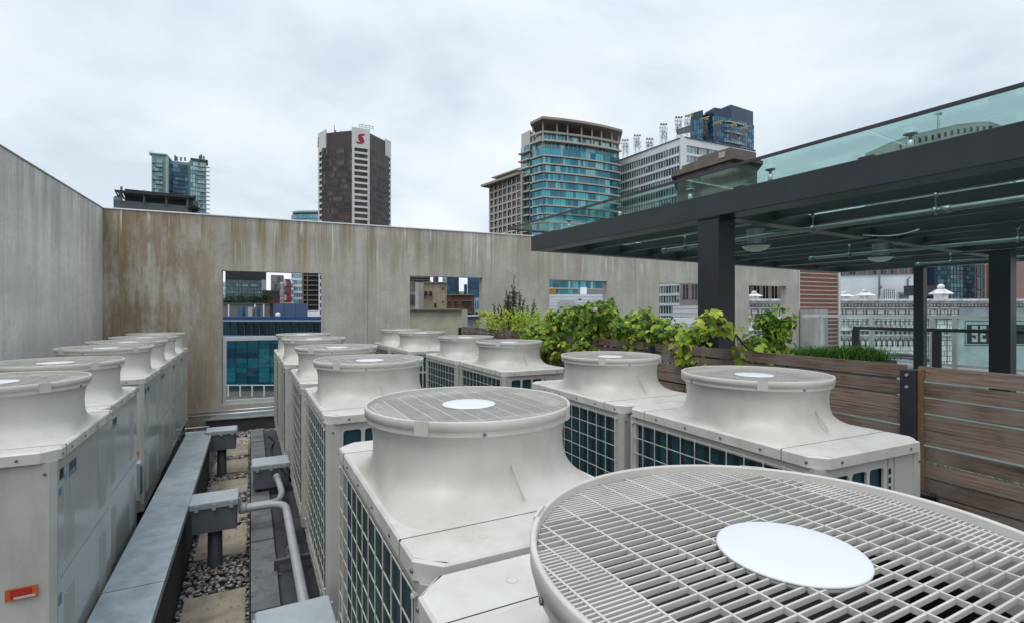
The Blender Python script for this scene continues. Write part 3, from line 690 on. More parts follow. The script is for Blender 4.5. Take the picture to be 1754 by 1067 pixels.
rlab = ['nearest of the right row, beside the fence post','second of the right row, below hanging vine leaves','third of the right row, next to the hedge','fourth of the right row, past the gap',
        'fifth of the right row, second farthest','farthest of the right row, by the far wall']
for i, (x, y, a) in enumerate(right):
    put(coilU, False, (x, y), R(a), 'cream condenser with wire guarded coil, '+rlab[i], 'condensers of the right row')
left = [(3.40,-1.135),(4.50,-1.185),(6.12,-1.24),(7.24,-1.265),(8.40,-1.29),(9.52,-1.31)]
llab = ['nearest of the left row, orange sticker on its end','second of the left row, joined behind the nearest','third of the left row, switch box on its end','fourth of the left row, behind the switch box one','fifth of the left row, second farthest','farthest of the left row, in the wall corner']
for i, (u, v) in enumerate(left):
    put(panU, i == 0, UV(u, v), PHI+R(0.8), 'cream condenser with closed ribbed panels, '+llab[i], 'condensers of the left row')
# stickers on the left row ends
def sticker(u, v, z, w, h, label):
    o = thing('warning_sticker', label, 'sticker', (*UV(u, v), z), PHI+R(0.8))
    b = MB(); b.box(0, w, -0.001, 0.0, 0, h, 0); b.box(w*0.16, w*0.82, -0.0016, -0.001, h*0.18, h*0.88, 1); b.box(w*0.26, w*0.92, -0.0022, -0.0016, h*0.08, h*0.30, 2)
    for k in range(2): b.box(w*0.2, w*0.75, -0.0022, -0.0016, h*(0.5+0.18*k), h*(0.53+0.18*k), 0)
    b.build('sticker_face', [M['orange'], M['red'], M['whitestk']], o)
sticker(3.395-0.5375, -0.915, 0.945, 0.105, 0.05, 'orange and red warning sticker low on the end of the nearest left condenser')
sticker(6.12-0.5375, -0.965, 0.86, 0.07, 0.05, 'orange warning sticker above the switch box')
# switch box between left pairs
sb = thing('switch_box', 'small grey switch box with red handle on the end of the third left condenser', 'switch box', (*UV(6.12-0.54, -0.925), 0.50), PHI)
b = MB(); b.cbox(-0.055, 0.055, -0.11, 0.0, 0.0, 0.33, 0.006); b.build('box_body', M['boxgrey'], sb)
b = MB(); b.box(0.0555, 0.065, -0.09, -0.02, 0.05, 0.29); b.build('cover', M['boxdark'], sb)
b = MB(); b.box(-0.03, 0.03, -0.118, -0.1105, 0.18, 0.22); b.build('handle', M['red'], sb)
b = MB(); p0 = Vector((*UV(5.52,-0.93), 0.50)); p1 = Vector((*UV(5.45,-0.80), 0.1))
b.tube([p0, p0+Vector((0,-.01,-.12)), p0.lerp(p1,.45)+Vector((-.02,-.02,-.1)), p1+Vector((0,.05,.06)), p1+Vector((.1,.3,.0))], 0.022, 8); o = b.build('cable', M['black']); tag(o, 'thick black cable drooping below the switch box', 'cable')

# ================================================================== junction boxes and conduits
def jbox(u, v, z0, label, post=True, rz=0.0, w=0.33, d=0.26, h=0.23):
    o = thing('junction_box', label, 'junction box', (*UV(u, v), 0.0), PHI+rz, 'grey junction boxes')
    b = MB(); b.cbox(-w/2, w/2, -d/2, d/2, z0, z0+h, 0.008); b.build('box_body', M['boxdark'], o)
    b = MB(); b.cbox(-w/2-0.012, w/2+0.012, -d/2-0.012, d/2+0.012, z0+h-0.03, z0+h+0.02, 0.006); b.build('box_lid', M['boxgrey'], o)
    for x in (-w/2+0.04, 0, w/2-0.04): b = MB(); b.box(x-0.014, x+0.014, -d/2-0.024, -d/2-0.0125, z0+h-0.045, z0+h+0.006); b.build('latch', M['boxgrey'], o)
    for y in (-d/2+0.05, d/2-0.05):
        b = MB(); b.box(w/2+0.0125, w/2+0.022, y-0.013, y+0.013, z0+h-0.045, z0+h+0.006); b.build('latch', M['boxgrey'], o)
        b = MB(); b.box(-w/2-0.022, -w/2-0.0125, y-0.013, y+0.013, z0+h-0.045, z0+h+0.006); b.build('latch', M['boxgrey'], o)
    if post:
        b = MB(); b.lathe([(0.062,-0.01),(0.057,0.02),(0.053,z0+0.002)], 0, 0, 20); b.build('post', M['pvcdark'], o)
    return o
j1 = jbox(4.97, -0.27, 0.35, 'grey junction box on a dark gravel post with two conduits leaving its side')
j2 = jbox(7.66, -0.34, 0.38, 'grey junction box on a dark post at the far end of the gravel path')
j3 = jbox(6.10, 0.19, 0.30, 'grey junction box sitting on the dark curb against the centre machine row', post=False, w=0.34, d=0.30)
b = MB(); b.cbox(-0.10, 0.10, -0.10, 0.10, 0.222, 0.299, 0.005); b.build('foot', M['boxdark'], j3)
j4 = jbox(2.78, 0.20, 0.36, 'grey junction box at the very bottom edge, end of the long conduit', post=False, w=0.34, d=0.30)
b = MB(); b.cbox(-0.10, 0.10, -0.10, 0.10, 0.222, 0.359, 0.005); b.build('foot', M['boxdark'], j4)
j5 = jbox(2.62, -0.98, 0.40, 'grey junction box in the bottom left corner before the nearest left condenser', post=True, w=0.36, d=0.30)
def conduit(pts, r, label):
    """pts in (u,v,z); corners rounded"""
    P = [Vector((*UV(u, v), z)) for u, v, z in pts]; Q = [P[0]]
    for i in range(1, len(P)-1):
        a, b_, c = P[i-1], P[i], P[i+1]; rr_ = min(0.16, (a-b_).length*0.48, (c-b_).length*0.48)
        s = b_+(a-b_).normalized()*rr_; e_ = b_+(c-b_).normalized()*rr_
        for k in range(9):
            t_ = k/8; Q.append(s*(1-t_)**2+b_*2*t_*(1-t_)+e_*t_**2)
    Q.append(P[-1]); o = thing('conduit', label, 'conduit', tuple(P[0]))
    b = MB(); b.tube(Q, r, 14); b.build('pipe', M['pvc'], o, world=True)
    b = MB()
    for k in (0, len(Q)-1):
        d = (Q[1]-Q[0]).normalized() if k == 0 else (Q[-2]-Q[-1]).normalized()
        b.tube([Q[k]+d*0.01, Q[k]+d*0.06], r*1.22, 14)
    b.build('coupling', M['pvc'], o, world=True)
    return o
conduit([(4.93,-0.095,0.47),(4.93,0.27,0.47),(2.95,0.29,0.38)], 0.032, 'thick grey conduit bending along the curb to the nearest junction box')
conduit([(5.02,-0.095,0.45),(5.05,0.22,0.44),(5.55,0.28,0.36),(5.93,0.24,0.42)], 0.03, 'short grey conduit curving back to the junction box on the curb')
b = MB(); 
P = [Vector((*UV(u,v),z)) for u,v,z in ((6.0,0.30,0.44),(5.9,0.30,0.5),(5.8,0.36,0.44),(5.86,0.42,0.35))]
b.tube(P, 0.014, 8); tag(b.build('cable', M['black']), 'short black cable looping out of the junction box on the curb', 'cable')
st = thing('pipe_support', 'small galvanised strut with clamp holding the long conduit on the curb', 'pipe support', (*UV(4.12, 0.22), 0.0), PHI)
b = MB(); b.box(-0.07,0.2,-0.018,0.018,0.30,0.335); b.box(-0.07,-0.05,-0.015,0.015,0.222,0.30); b.box(-0.10,-0.02,-0.02,0.02,0.222,0.228); b.build('strut', M['pvcdark'], st)
b = MB(); b.tube([(0.06+0.043*math.cos(R(a)), 0, 0.418+0.043*math.sin(R(a))-0.03) for a in range(0, 361, 24)], 0.006, 6); b.box(0.02,0.10,-0.01,0.01,0.335,0.345); b.build('clamp', M['galv'], st)

b = MB(); P = []
for k in range(24):
    t_ = k/23; P.append(Vector((*UV(5.6+3.1*t_, 0.255+0.03*math.sin(9*t_)+0.02*math.sin(23*t_)), 0.236)))
b.tube(P, 0.012, 7); tag(b.build('cable', M['black']), 'thin black cable running along the foot of the centre machine row', 'cable')
b = MB(); P = []
for k in range(20):
    t_ = k/19; P.append(Vector((*UV(7.2+1.3*t_, -0.762-0.03*math.sin(6*t_)), 0.61+0.02*math.sin(11*t_) if t_ < .55 else 0.61-0.3*(t_-.55))))
b.tube(P, 0.013, 7); tag(b.build('cable', M['black']), 'short black cable resting at the far end of the galvanised cover', 'cable')
b = MB(); r = random.Random(44)
for k in range(170):
    u, v, z = r.uniform(3.8, 9.2), r.uniform(-0.46, 0.33), 0
    z = 0.03 if v < -0.005 else (0.2665 if v < 0.17 else 0.226)
    if -0.02 < v < 0.01: continue
    x, y = UV(u, v); p = Vector((x, y, z)); nrm = Vector((r.gauss(0,.3), r.gauss(0,.3), 1)).normalized(); a = r.uniform(0,6.28)
    dd = Vector((math.cos(a), math.sin(a), 0)); sd_ = dd.cross(nrm)*0.005; L_ = r.uniform(.012,.03)
    b.add([p, p+dd*L_*.5+sd_+Vector((0,0,.003)), p+dd*L_, p+dd*L_*.5-sd_+Vector((0,0,.003))], [(0,1,2,3)])
o = b.build('dry_leaves', mat('dry_leaf', (0.16,0.11,0.05), .8, island=.6)); tag(o, 'tiny dry leaves scattered over the pavers, pebbles and curb', 'leaves', kind='stuff')

# ================================================================== wooden fence
fe = thing('wooden_fence', 'horizontal weathered brown board fence on black steel posts along the right machine row', 'fence', (fx(3.0), 3.0, 0.0), math.atan2(0.9183, -0.3958)-math.pi/2)
FT = 1.84; PIT = 0.0925
# local y runs along the fence (away from camera), local x to the right
secs = [(-2.3, -0.012), (0.055, 2.35), (2.41, 5.0), (5.06, 8.75)]
rf = random.Random(11)
for si, (a, c) in enumerate(secs):
    for k in range(17):
        b = MB(); z1 = FT-k*PIT+rf.uniform(-0.003,0.003); w = 0.0815+rf.uniform(-0.002,0.002); dxx = rf.uniform(-0.003,0.003)
        # slight sag along the board
        n = 4; vs = []; x0, x1 = -0.011+dxx, 0.011+dxx
        sag = rf.uniform(-0.004,0.004)
        for i in range(n+1):
            y = a+(c-a)*i/n; dz = sag*math.sin(math.pi*i/n)
            vs += [(x0,y,z1-w+dz),(x1,y,z1-w+dz),(x1,y,z1+dz),(x0,y,z1+dz)]
        fs = [(0,1,2,3),(4*n+3,4*n+2,4*n+1,4*n)]
        for i in range(n):
            q = 4*i
            for j in range(4): j2 = (j+1)%4; fs.append((q+j, q+4+j, q+4+j2, q+j2))
        b.add(vs, fs)
        for yy in (a+0.035, c-0.035):
            for zz in (z1-0.02, z1-w+0.02): b.tube([(x0+0.0005, yy, zz), (x0-0.0015, yy, zz)], 0.0042, 8, 1)
        b.build('board', [M['wood'], M['screw']], fe)
for y in (0.0, 2.38, 5.03, 8.8):
    b = MB(); b.cbox(-0.075, 0.0-0.013, y-0.03, y+0.05, -0.02, FT-0.02, 0.003)
    if y == 0.0: b.cbox(-0.012, 0.05, y-0.008, y+0.05, -0.02, FT-0.022, 0.002)
    p = b.build('post', M['steel'], fe)
    b = MB()
    for z in (FT-0.12, FT-0.95, FT-0.05):
        b.tube([(-0.074, y+0.01, z), (-0.083, y+0.01, z)], 0.009, 10)
    b.build('bolt', M['galv'], p)
for y in (-0.045,):
    b = MB(); b.box(-0.048, -0.012, y, y+0.014, 0.1, FT-0.015); b.build('batten', M['woodedge'], fe)
# blue hose, black handle
b = MB(); b.tube([(4.2,7.1,0.972),(4.62,6.75,0.972),(5.01,6.25,0.972),(5.36,5.66,0.972),(5.8,4.9,0.972),(6.5,4.3,0.972)], 0.022, 8); tag(b.build('hose', M['bluehose']), 'bright blue hose lying on the terrace, seen through a fence gap', 'hose')
hd = thing('garden_shovel', 'black ribbed D shaped shovel grip leaning at the foot of the bolted fence post', 'shovel', (2.30, 2.84, 1.03), R(-25))
b = MB(); b.tube([(-0.05,0,0.115),(0.06,0,0.10)], [0.017,0.017], 12)
b.build('grip', M['black'], hd)
b = MB(); b.tube([(-0.05,0,0.115),(-0.062,0,0.08),(-0.045,0,0.03),(-0.01,0,-0.02)], 0.010, 8); b.tube([(0.06,0,0.10),(0.062,0,0.07),(0.035,0,0.02),(-0.005,0,-0.02)], 0.010, 8); b.tube([(-0.008,0,-0.015),(-0.03,0,-1.0)], 0.014, 8); b.build('yoke', M['black'], hd)
b = MB()
for k in range(9): b.tube([(-0.045+k*0.012,0,0.1145-k*0.0016),(-0.039+k*0.012,0,0.1137-k*0.0016)], 0.0195, 12)
b.build('rib', M['black'], hd)

# ================================================================== canopy
CPH = R(30.5); A0 = (1.93, 4.80)
can = thing('canopy', 'charcoal steel canopy with a glass roof above the terrace', 'canopy', (*A0, 0.95), CPH)
# local: x = across (right), y = away from camera; local z 0 = deck 0.95
HB = EYE+0.872-0.95; HT = EYE+1.085-0.95
V1, U1, U0 = 8.1, 3.05, -6.5
def beam(x0, x1, y0, y1, z0, z1, name='beam', m=None, bev=0.006):
    b = MB(); b.box(x0, x1, y0, y1, z0, z1); return b.build(name, m or M['steel'], can, bevel=bev)
beam(-0.125, 0.125, U0, U1, HB, HT)                       # front beam along the row
beam(0.127, V1-0.075, U1-0.15, U1-0.0, HB, HT-0.03)         # far edge
beam(V1-0.073, V1+0.073, U0, U1, HB+0.002, HT-0.028)
beam(2.75, 2.87, U0, U1-0.152, HB+0.03, HT-0.04, m=M['steelgreen'])
beam(5.53, 5.75, U0, U1-0.152, HB+0.02, HT-0.035, m=M['steelgreen'])
for y in (-0.08, -3.2):
    for x0, x1 in ((0.127,2.748),(2.872,5.528),(5.752,V1-0.075)): beam(x0, x1, y, y+0.15, HB+0.01, HT-0.05, 'cross_beam', M['steelgreen'])
for x in (0.82, 1.5, 2.15, 3.5, 4.2, 4.88, 6.4, 7.05):
    for y0, y1 in ((U0, -3.202), (-3.048, -0.082), (0.072, U1-0.152)): beam(x-0.03, x+0.03, y0, y1, HB+0.06, HT-0.05, 'purlin', M['steelgreen'], 0)
def post(x, y, s, name='post'):
    c_, s_ = math.cos(CPH), math.sin(CPH); dx_, dy_ = x-A0[0], y-A0[1]
    lx, ly = dx_*c_+dy_*s_, -dx_*s_+dy_*c_
    b = MB(); b.box(lx-s/2, lx+s/2, ly-s/2, ly+s/2, 0.0, HB-0.012); b.box(lx-s/2-0.012, lx+s/2+0.012, ly-s/2-0.012, ly+s/2+0.012, HB-0.011, HB-0.001)
    p = b.build('post', mat('post_paint', (0.015,0.017,0.022), 0.45, 0, 0.2, 3), can, bevel=0.005)  # same steel paint as the beams, darkened to put shade into the colour
post(A0[0], A0[1], 0.235); post(7.02, 7.27, 0.235); post(7.98, 9.93, 0.165)
# glass roof
GZ = EYE+1.215-0.95
xs_ = [-0.33, 1.26, 2.92, 4.58, 6.24, 8.35]; ys_ = [U0, -4.4, -2.9, -1.4, 0.1, 1.6, U1+0.30]
for i in range(len(xs_)-1):
    for j in range(len(ys_)-1):
        b = MB(); b.box(xs_[i]+0.005, xs_[i+1]-0.005, ys_[j]+0.005, ys_[j+1]-0.005, GZ, GZ+0.012); b.build('glass_panel', M['glass'], can)
b = MB(); b.box(-0.342, -0.330, U0, U1+0.31, GZ-0.006, GZ+0.018); b.box(-0.329, 8.35, U1+0.30, U1+0.31, GZ-0.006, GZ+0.018); b.build('glass_edge_trim', M['steel'], can)
for y in (2.30, 1.32, 0.305, -0.54, -1.55, -2.5, -3.5, -4.5):
    for x in (0.0,):
        b = MB(); b.lathe([(0.020,HT-0.002),(0.020,GZ-0.052),(0.017,GZ-0.050)], x, y, 14); s_ = b.build('standoff', M['alu'], can)
        b = MB(); b.lathe([(0.009,GZ-0.052),(0.009,GZ-0.022),(0.02,GZ-0.019),(0.040,GZ-0.010),(0.041,GZ-0.002),(0.001,GZ-0.001)], x, y, 20); b.build('disc', M['galv'], s_)
        b = MB(); b.box(x-0.12, x-0.01, y+0.17, y+0.27, HT+0.0005, HT+0.012); b.build('plate', M['steel'], can)
# conduits with hangers
def cpipe(p, q, r, label, hang):
    o = thing('conduit_pipe', label, 'pipe', (p[0], p[1], p[2]), 0, 'galvanised pipes under the canopy')
    b = MB(); b.tube([p, q], r, 10); b.build('pipe', M['pipe'], o, world=True)
    P, Q = Vector(p), Vector(q)
    for t_ in hang:
        b = MB(); c_ = P.lerp(Q, t_); b.tube([c_, (c_.x, c_.y, EYE+1.0)], 0.005, 6); b.tube([c_-(Q-P).normalized()*0.012, c_+(Q-P).normalized()*0.012], r*1.5, 10); b.tube([(c_.x,c_.y,EYE+0.9),(c_.x,c_.y,EYE+0.93)],0.016,6)
        b.build('hanger', M['pipe'], o, world=True)
    b = MB()
    for t_ in (0.0, 0.43, 0.72): c_ = P.lerp(Q, t_); b.tube([c_-(Q-P).normalized()*0.03, c_+(Q-P).normalized()*0.03], r*1.35, 10)
    b.build('coupling', M['pipe'], o, world=True)
cpipe((1.98,6.6,EYE+0.79), (5.2,0.4,EYE+0.79), 0.022, 'galvanised pipe slung under the canopy, nearest to the near beam', (0.05,0.28,0.42,0.6,0.8))
cpipe((4.48,7.6,EYE+0.79), (8.1,0.9,EYE+0.79), 0.022, 'galvanised pipe slung under the canopy, passing the second dome lamp', (0.07,0.3,0.5,0.8))
cpipe((6.87,8.6,EYE+0.80), (9.8,2.8,EYE+0.80), 0.018, 'galvanised pipe slung under the canopy, farthest to the right', (0.07,0.35,0.6))
for k, (px, py, D, lb) in enumerate(((1295,423,5.9,'round opal dome lamp under the canopy beside the thick near post'),(1508,442,7.2,'round opal dome lamp under the canopy between the two far posts'))):
    x, y = W(px, D); z = Z(py, D)
    o = thing('dome_lamp', lb, 'lamp', (x, y, z)); 
    b = MB(); b.lathe([(0.0001,-0.055),(0.06,-0.05),(0.11,-0.032),(0.145,-0.003),(0.15,0.012)], 0, 0, 28); b.build('bowl', M['lamp'], o)
    b = MB(); b.lathe([(0.155,0.010),(0.155,0.03),(0.10,0.035),(0.10,0.20)], 0, 0, 24); b.build('fitting', M['steel'], o)
b = MB(); P = []
for t_ in range(13):
    q = t_/12; x, y, z = lerp(W3(1440,405,6.2), W3(1575,392,5.6), q); P.append((x, y, z-0.04*math.sin(math.pi*q)+0.02*math.sin(6*q)))
b.tube(P, 0.008, 6); tag(b.build('cable', M['pipe']), 'thin grey cable sagging under the canopy between two purlins', 'cable')

# ================================================================== glass railing on the right
rl_ = thing('glass_railing', 'aluminium railing with clear glass along the far side of the terrace', 'railing', (9.46, 10.0, 0.97))
Ar = Vector((9.46+.457*3, 10.0-.889*3)); Br = Vector((7.9, 13.0))
b = MB(); b.wall(Ar, Br, 2.015, 2.085, 0.08); b.wall(Ar, Br, 1.02, 1.075, 0.05); b.wall(Br, (7.3, 12.7), 2.015, 2.085, 0.07); b.build('rail', M['alu_pale'], rl_, world=True)
for t_ in (0.05, 2.23+3-0.05, 3.98, 3.59, 1.6, 6.33):
    d = (Br-Ar).normalized(); c_ = Ar+d*t_; 
    b = MB(); b.wall(c_-d*0.04, c_+d*0.04, 0.97, 2.018, 0.08); b.build('post', M['alu_pale'], rl_, world=True)
b = MB(); nn = Vector((0.02,0.01)); b.wall(Ar+nn, Br+nn, 1.08, 2.015, 0.012); b.build('glass_pane', M['glass2'], rl_, world=True)
hr = thing('handrail', 'dark metal handrail on dark posts before the glass railing', 'handrail', (9.0, 10.0, 0.96))
d = (Br-Ar).normalized(); off = Vector((-0.35, -0.15)); a_ = Ar+off; e_ = Ar+off+d*5.35
b = MB(); b.wall(a_, e_, 1.745, 1.815, 0.07); b.build('rail', M['steel'], hr, world=True)
for t_ in (5.3, 4.05, 3.72, 1.2):
    c_ = a_+d*t_; b = MB(); b.wall(c_-d*0.075, c_+d*0.075, 0.955, 1.743, 0.05); b.build('post', M['steel'], hr, world=True)

# ================================================================== plants
def leaf(mb, p, nrm, up, s, mi):
    """five-lobed folded leaf"""
    nrm = nrm.normalized(); x = up.cross(nrm)
    if x.length < 1e-3: x = Vector((1,0,0)).cross(nrm)
    x.normalize(); y = nrm.cross(x)
    O = [(0,0,0),(0.30,-0.16,.03),(0.36,0.10,.06),(0.52,0.22,.10),(0.34,0.44,.05),(0.26,0.62,.05),(0,0.98,-.06),(-0.26,0.62,.05),(-0.34,0.44,.05),(-0.52,0.22,.10),(-0.36,0.10,.06),(-0.30,-0.16,.03),(0,0.42,-.03)]
    vs = [p+x*(a*s)+y*(b_*s)+nrm*(c*s) for a, b_, c in O]
    mb.add(vs, [(12,i,i+1) for i in range(0,11)]+[(12,11,0)], mi, False)
def small_leaf(mb, p, nrm, up, s, mi, asp=0.5):
    nrm = nrm.normalized(); x = up.cross(nrm)
    if x.length < 1e-3: x = Vector((1,0,0)).cross(nrm)
    x.normalize(); y = nrm.cross(x); w = s*asp*0.5
    vs = [p, p+x*w+y*s*0.45+nrm*s*0.08, p+y*s, p-x*w+y*s*0.45+nrm*s*0.08]
    mb.add(vs, [(0,1,2,3)], mi, False)
def rvec(r, up=0.0):
    v = Vector((r.gauss(0,1), r.gauss(0,1), r.gauss(0,1)+up)); return v.normalized() if v.length > 1e-4 else Vector((0,0,1))
def vine(name, label, cat, path, width, top, bottom, count, seed, size=(0.05,0.10), group='leafy plants on the fence', mats=('vine1','vine2','vine3'), weights=(0.56,0.18,0.26)):
    """path: 2D points; foliage band of given half width, top/bottom z as functions of t"""
    r = random.Random(seed); o = thing(name, label, cat, (path[0][0], path[0][1], 0.97), 0, group)
    b = MB(); segs = len(path)-1
    # clumps
    cl = []
    for k in range(max(6, count//34)):
        t_ = r.random()*segs; i = min(int(t_), segs-1); f = t_-i
        x, y = lerp(path[i], path[i+1], f); tt = t_/segs; lo, hi = bottom(tt), top(tt)
        cl.append((Vector((x+r.uniform(-1,1)*width, y+r.uniform(-1,1)*width*0.7, lo+(hi-lo)*math.sqrt(r.random())-0.03+(r.uniform(0,0.09) if r.random() < 0.2 else 0))), r.choice((r.uniform(0.04,0.08), r.uniform(0.09,0.17)))))
    for k in range(count):
        c, rad = r.choice(cl); d = rvec(r, 0.25); p = c+d*rad*(r.random()**0.4)*Vector((1.25,1.1,0.9)).length/1.9
        nr = (d+rvec(r)*0.7+Vector((-0.15,-0.55,0.5))).normalized(); up = (Vector((0,0,-1))+rvec(r)*0.7)
        q = r.random(); mi = 0 if q < weights[0] else (1 if q < weights[0]+weights[1] else 2)
        s = r.uniform(*size)
        if name == 'hedge_shrub': small_leaf(b, p, nr, up, s, mi, 0.62)
        else: leaf(b, p, nr, up, s, mi)
    b.build('foliage', [M[m_] for m_ in mats], o, world=True)
    b = MB()
    for c, rad in cl[:26]:
        t_ = r.random()*segs; i = min(int(t_), segs-1); x, y = lerp(path[i], path[i+1], t_-i)
        g0 = Vector((c.x*0.5+x*0.5, c.y*0.5+y*0.5, 0.97)); b.tube([g0, g0.lerp(c,0.5)+rvec(r)*0.05, c], [0.008,0.006,0.003], 6)
    b.build('stem', M['stem'], o, world=True); return o
P_ = lambda Y, off: (fx(Y, off), Y)
vine('grape_vine', 'tallest mound of grape vine on the fence between hedge and thick post', 'vine', [P_(7.3,.15),P_(6.6,.15),P_(6.0,.18),P_(5.5,.18)], 0.22,
     lambda t: 2.05+0.20*math.sin(math.pi*min(1,t*1.15)), lambda t: 1.62, 4200, 1, (0.038,0.078))
vine('grape_vine', 'grape vine foliage hanging down over the boards beside the third right machine', 'vine', [P_(7.9,-.05),P_(7.3,-.12),P_(6.7,-.14),P_(6.3,-.05)], 0.13, lambda t: 1.92, lambda t: 1.42, 1700, 2, (0.04,0.075))
vine('grape_vine', 'loose grape vine leaves in front of and left of the thick canopy post', 'vine', [P_(5.6,.14),P_(5.2,.10),P_(4.85,.06),P_(4.7,.02)], 0.10, lambda t: 1.98+0.08*math.sin(7*t), lambda t: 1.64, 1100, 3, (0.038,0.07))
vine('grape_vine', 'upright grape vine with yellow tinted lower leaves right of the thick canopy post', 'vine', [(2.42,5.0),(2.62,5.15),(2.82,5.25)], 0.09, lambda t: 2.14-0.12*abs(t-0.35), lambda t: 1.62, 1000, 4, (0.038,0.07))
vine('grape_vine', 'small sprig of yellowish vine leaves hanging between the second and nearest right machines', 'vine', [P_(4.55,-.12),P_(4.35,-.12)], 0.07, lambda t: 1.66, lambda t: 1.42, 70, 5, (0.05,0.10), weights=(0.4,0.5,0.1))
vine('grape_vine', 'low tuft of yellow green vine leaves at the start of the visible fence top', 'vine', [(1.93,4.22),(2.05,4.12)], 0.06, lambda t: 1.88, lambda t: 1.76, 60, 6, (0.04,0.08), weights=(0.4,0.5,0.1))
vine('hedge_shrub', 'yellow green small leafed hedge at the far end of the fence', 'hedge', [P_(10.2,.22),P_(9.3,.22),P_(8.4,.22),P_(7.5,.22)], 0.25, lambda t: 2.17-0.09*abs(t-0.3), lambda t: 1.66, 4200, 7, (0.03,0.055), mats=('box1','vine2','vine1'), weights=(0.6,0.15,0.25))
# dark tall shrub with upright shoots
ts_ = thing('tall_shrub', 'dark thin leafed shrub with tall upright shoots rising above the hedge', 'shrub', (-0.02, 9.2, 0.97)); r = random.Random(9)
bs = MB(); bl = MB()
for k in range(34):
    bx, by = 0.02+r.gauss(0,0.16), 9.25+r.gauss(0,0.12)
    h_ = 0.25+0.42*math.exp(-((bx-0.05)/0.16)**2)*r.uniform(0.5,1.0)+r.uniform(0,.1)
    if k == 0: bx, h_ = 0.05, 0.86
    if k == 1: bx, h_ = -0.10, 0.58
    if k == 2: bx, h_ = 0.43, 0.42
    if k == 3: bx, h_ = -0.35, 0.33
    lean = Vector((bx*0.25*r.uniform(.5,1.3), r.uniform(-.08,.08), 0)); p0 = Vector((bx*0.8, by, 1.95)); pts = [p0+lean*t_+Vector((0,0,h_*t_))+rvec(r)*0.006 for t_ in (0,.25,.5,.75,1)]
    bs.tube([Vector((0.0,9.25,0.97)), *pts], [0.012,0.006,0.005,0.004,0.003,0.002], 5)
    for q in range(int(26+h_*60)):
        t_ = r.random(); i = min(3, int(t_*4)); p = pts[i].lerp(pts[i+1], t_*4-i); d = rvec(r, .6)
        small_leaf(bl, p, rvec(r, .3), d+Vector((0,0,.5)), r.uniform(0.03,0.06), 0, 0.4)
bl.build('foliage', M['shrub1'], ts_, world=True); bs.build('stem', M['stem'], ts_, world=True)
# arching vine stem
av = thing('vine_branch', 'reddish vine branch arching across the thick canopy post with thin leaves and dry berries', 'branch', (2.15, 4.25, 1.8)); r = random.Random(12)
C_ = [W3(1165,592,4.25), W3(1200,560,4.22), W3(1225,548,4.2), W3(1258,570,4.18), W3(1285,600,4.15), W3(1296,620,4.15)]
PT = []
for i in range(len(C_)-1):
    for k in range(5): PT.append(Vector(lerp(C_[i], C_[i+1], k/5))+rvec(r)*0.004)
b = MB(); b.tube(PT, 0.0075, 7); b.tube([p+Vector((0.02,0.02,-0.02-0.01*math.sin(i))) for i, p in enumerate(PT[3:])], 0.004, 6)
b.build('stem', M['stem'], av, world=True)
b = MB()
for k in range(120):
    p = r.choice(PT[:16]); d = rvec(r, .2); leaf(b, p+d*r.uniform(0.01,0.11), (d+Vector((0,-.6,.4))), rvec(r)+Vector((0,0,-.6)), r.uniform(0.04,0.075), 0 if r.random() < .7 else 1)
b.build('foliage', [M['vine1'], M['vine2']], av, world=True)
b = MB()
for k in range(90):
    p = r.choice(PT[12:25]); q = p+Vector((r.gauss(0,.03), r.gauss(0,.02), -abs(r.gauss(0,.09)))); s = r.uniform(.004,.008)
    b.add([tuple(q+Vector(v)*s) for v in IV[:12]], [f for f in IF if max(f) < 12] or [(0,1,2)], 0, True); b.tube([p, q], 0.0012, 3)
b.build('berry_cluster', mat('dry_berries', (0.05,0.03,0.022), 0.8), av, world=True)
# grass planter
def grass(name, label, x0, y0, x1, y1, wid, z, n, hh, seed, kind='stuff'):
    r = random.Random(seed); b = MB()
    for k in range(n):
        t_ = r.random(); c = Vector((x0+(x1-x0)*t_+r.gauss(0,wid), y0+(y1-y0)*t_+r.gauss(0,wid), z)); cl_ = math.sin(t_*24)*0.5+0.5
        h_ = hh*r.uniform(0.55,1.0)*(0.75+0.3*cl_); a = r.uniform(0,6.28); d = Vector((math.cos(a), math.sin(a), 0)); w = Vector((-d.y, d.x, 0))*r.uniform(0.003,0.0065); bend = r.uniform(0.25,1.0)*h_
        pts = [c+d*(bend*q*q)+Vector((0,0,h_*(q-0.35*q**3*bend/h_*1.2))) for q in (0,.3,.6,.85,1)]
        vs = []; 
        for i, p in enumerate(pts): s = (1,1,.8,.5,.05)[i]; vs += [p-w*s, p+w*s]
        b.add(vs, [(2*i,2*i+1,2*i+3,2*i+2) for i in range(4)], 0, True)
    o = b.build(name, M['grass1']); return tag(o, label, 'grass', kind=kind)
grass('grass', 'bright green ornamental grass filling the planter behind the fence', 3.35, 6.4, 4.95, 6.95, 0.10, 1.51, 3800, 0.28, 21)
pl = thing('planter', 'dark planter box holding the ornamental grass behind the fence', 'planter', (4.15, 6.68, 0.955), R(19))
b = MB(); b.box(-0.95,0.95,-0.24,-0.21,0,0.56); b.box(-0.95,0.95,0.21,0.24,0,0.56); b.box(-0.95,-0.92,-0.209,0.209,0,0.56); b.box(0.92,0.95,-0.209,0.209,0,0.56); b.build('box_side', M['steel'], pl)
b = MB(); b.box(-0.919,0.919,-0.209,0.209,0,0.53); b.build('soil', mat('soil', (0.03,0.022,0.015), 0.95), pl)
grass('grass', 'thin grey green reed blades beside the thick canopy post', 2.28, 5.05, 2.40, 5.1, 0.03, 1.55, 60, 0.55, 22)
grass('ground_cover', 'low green plants growing right behind the board fence', fx(1.0,.42), 1.0, fx(5.6,.42), 5.6, 0.09, 0.95, 5200, 0.42, 23)
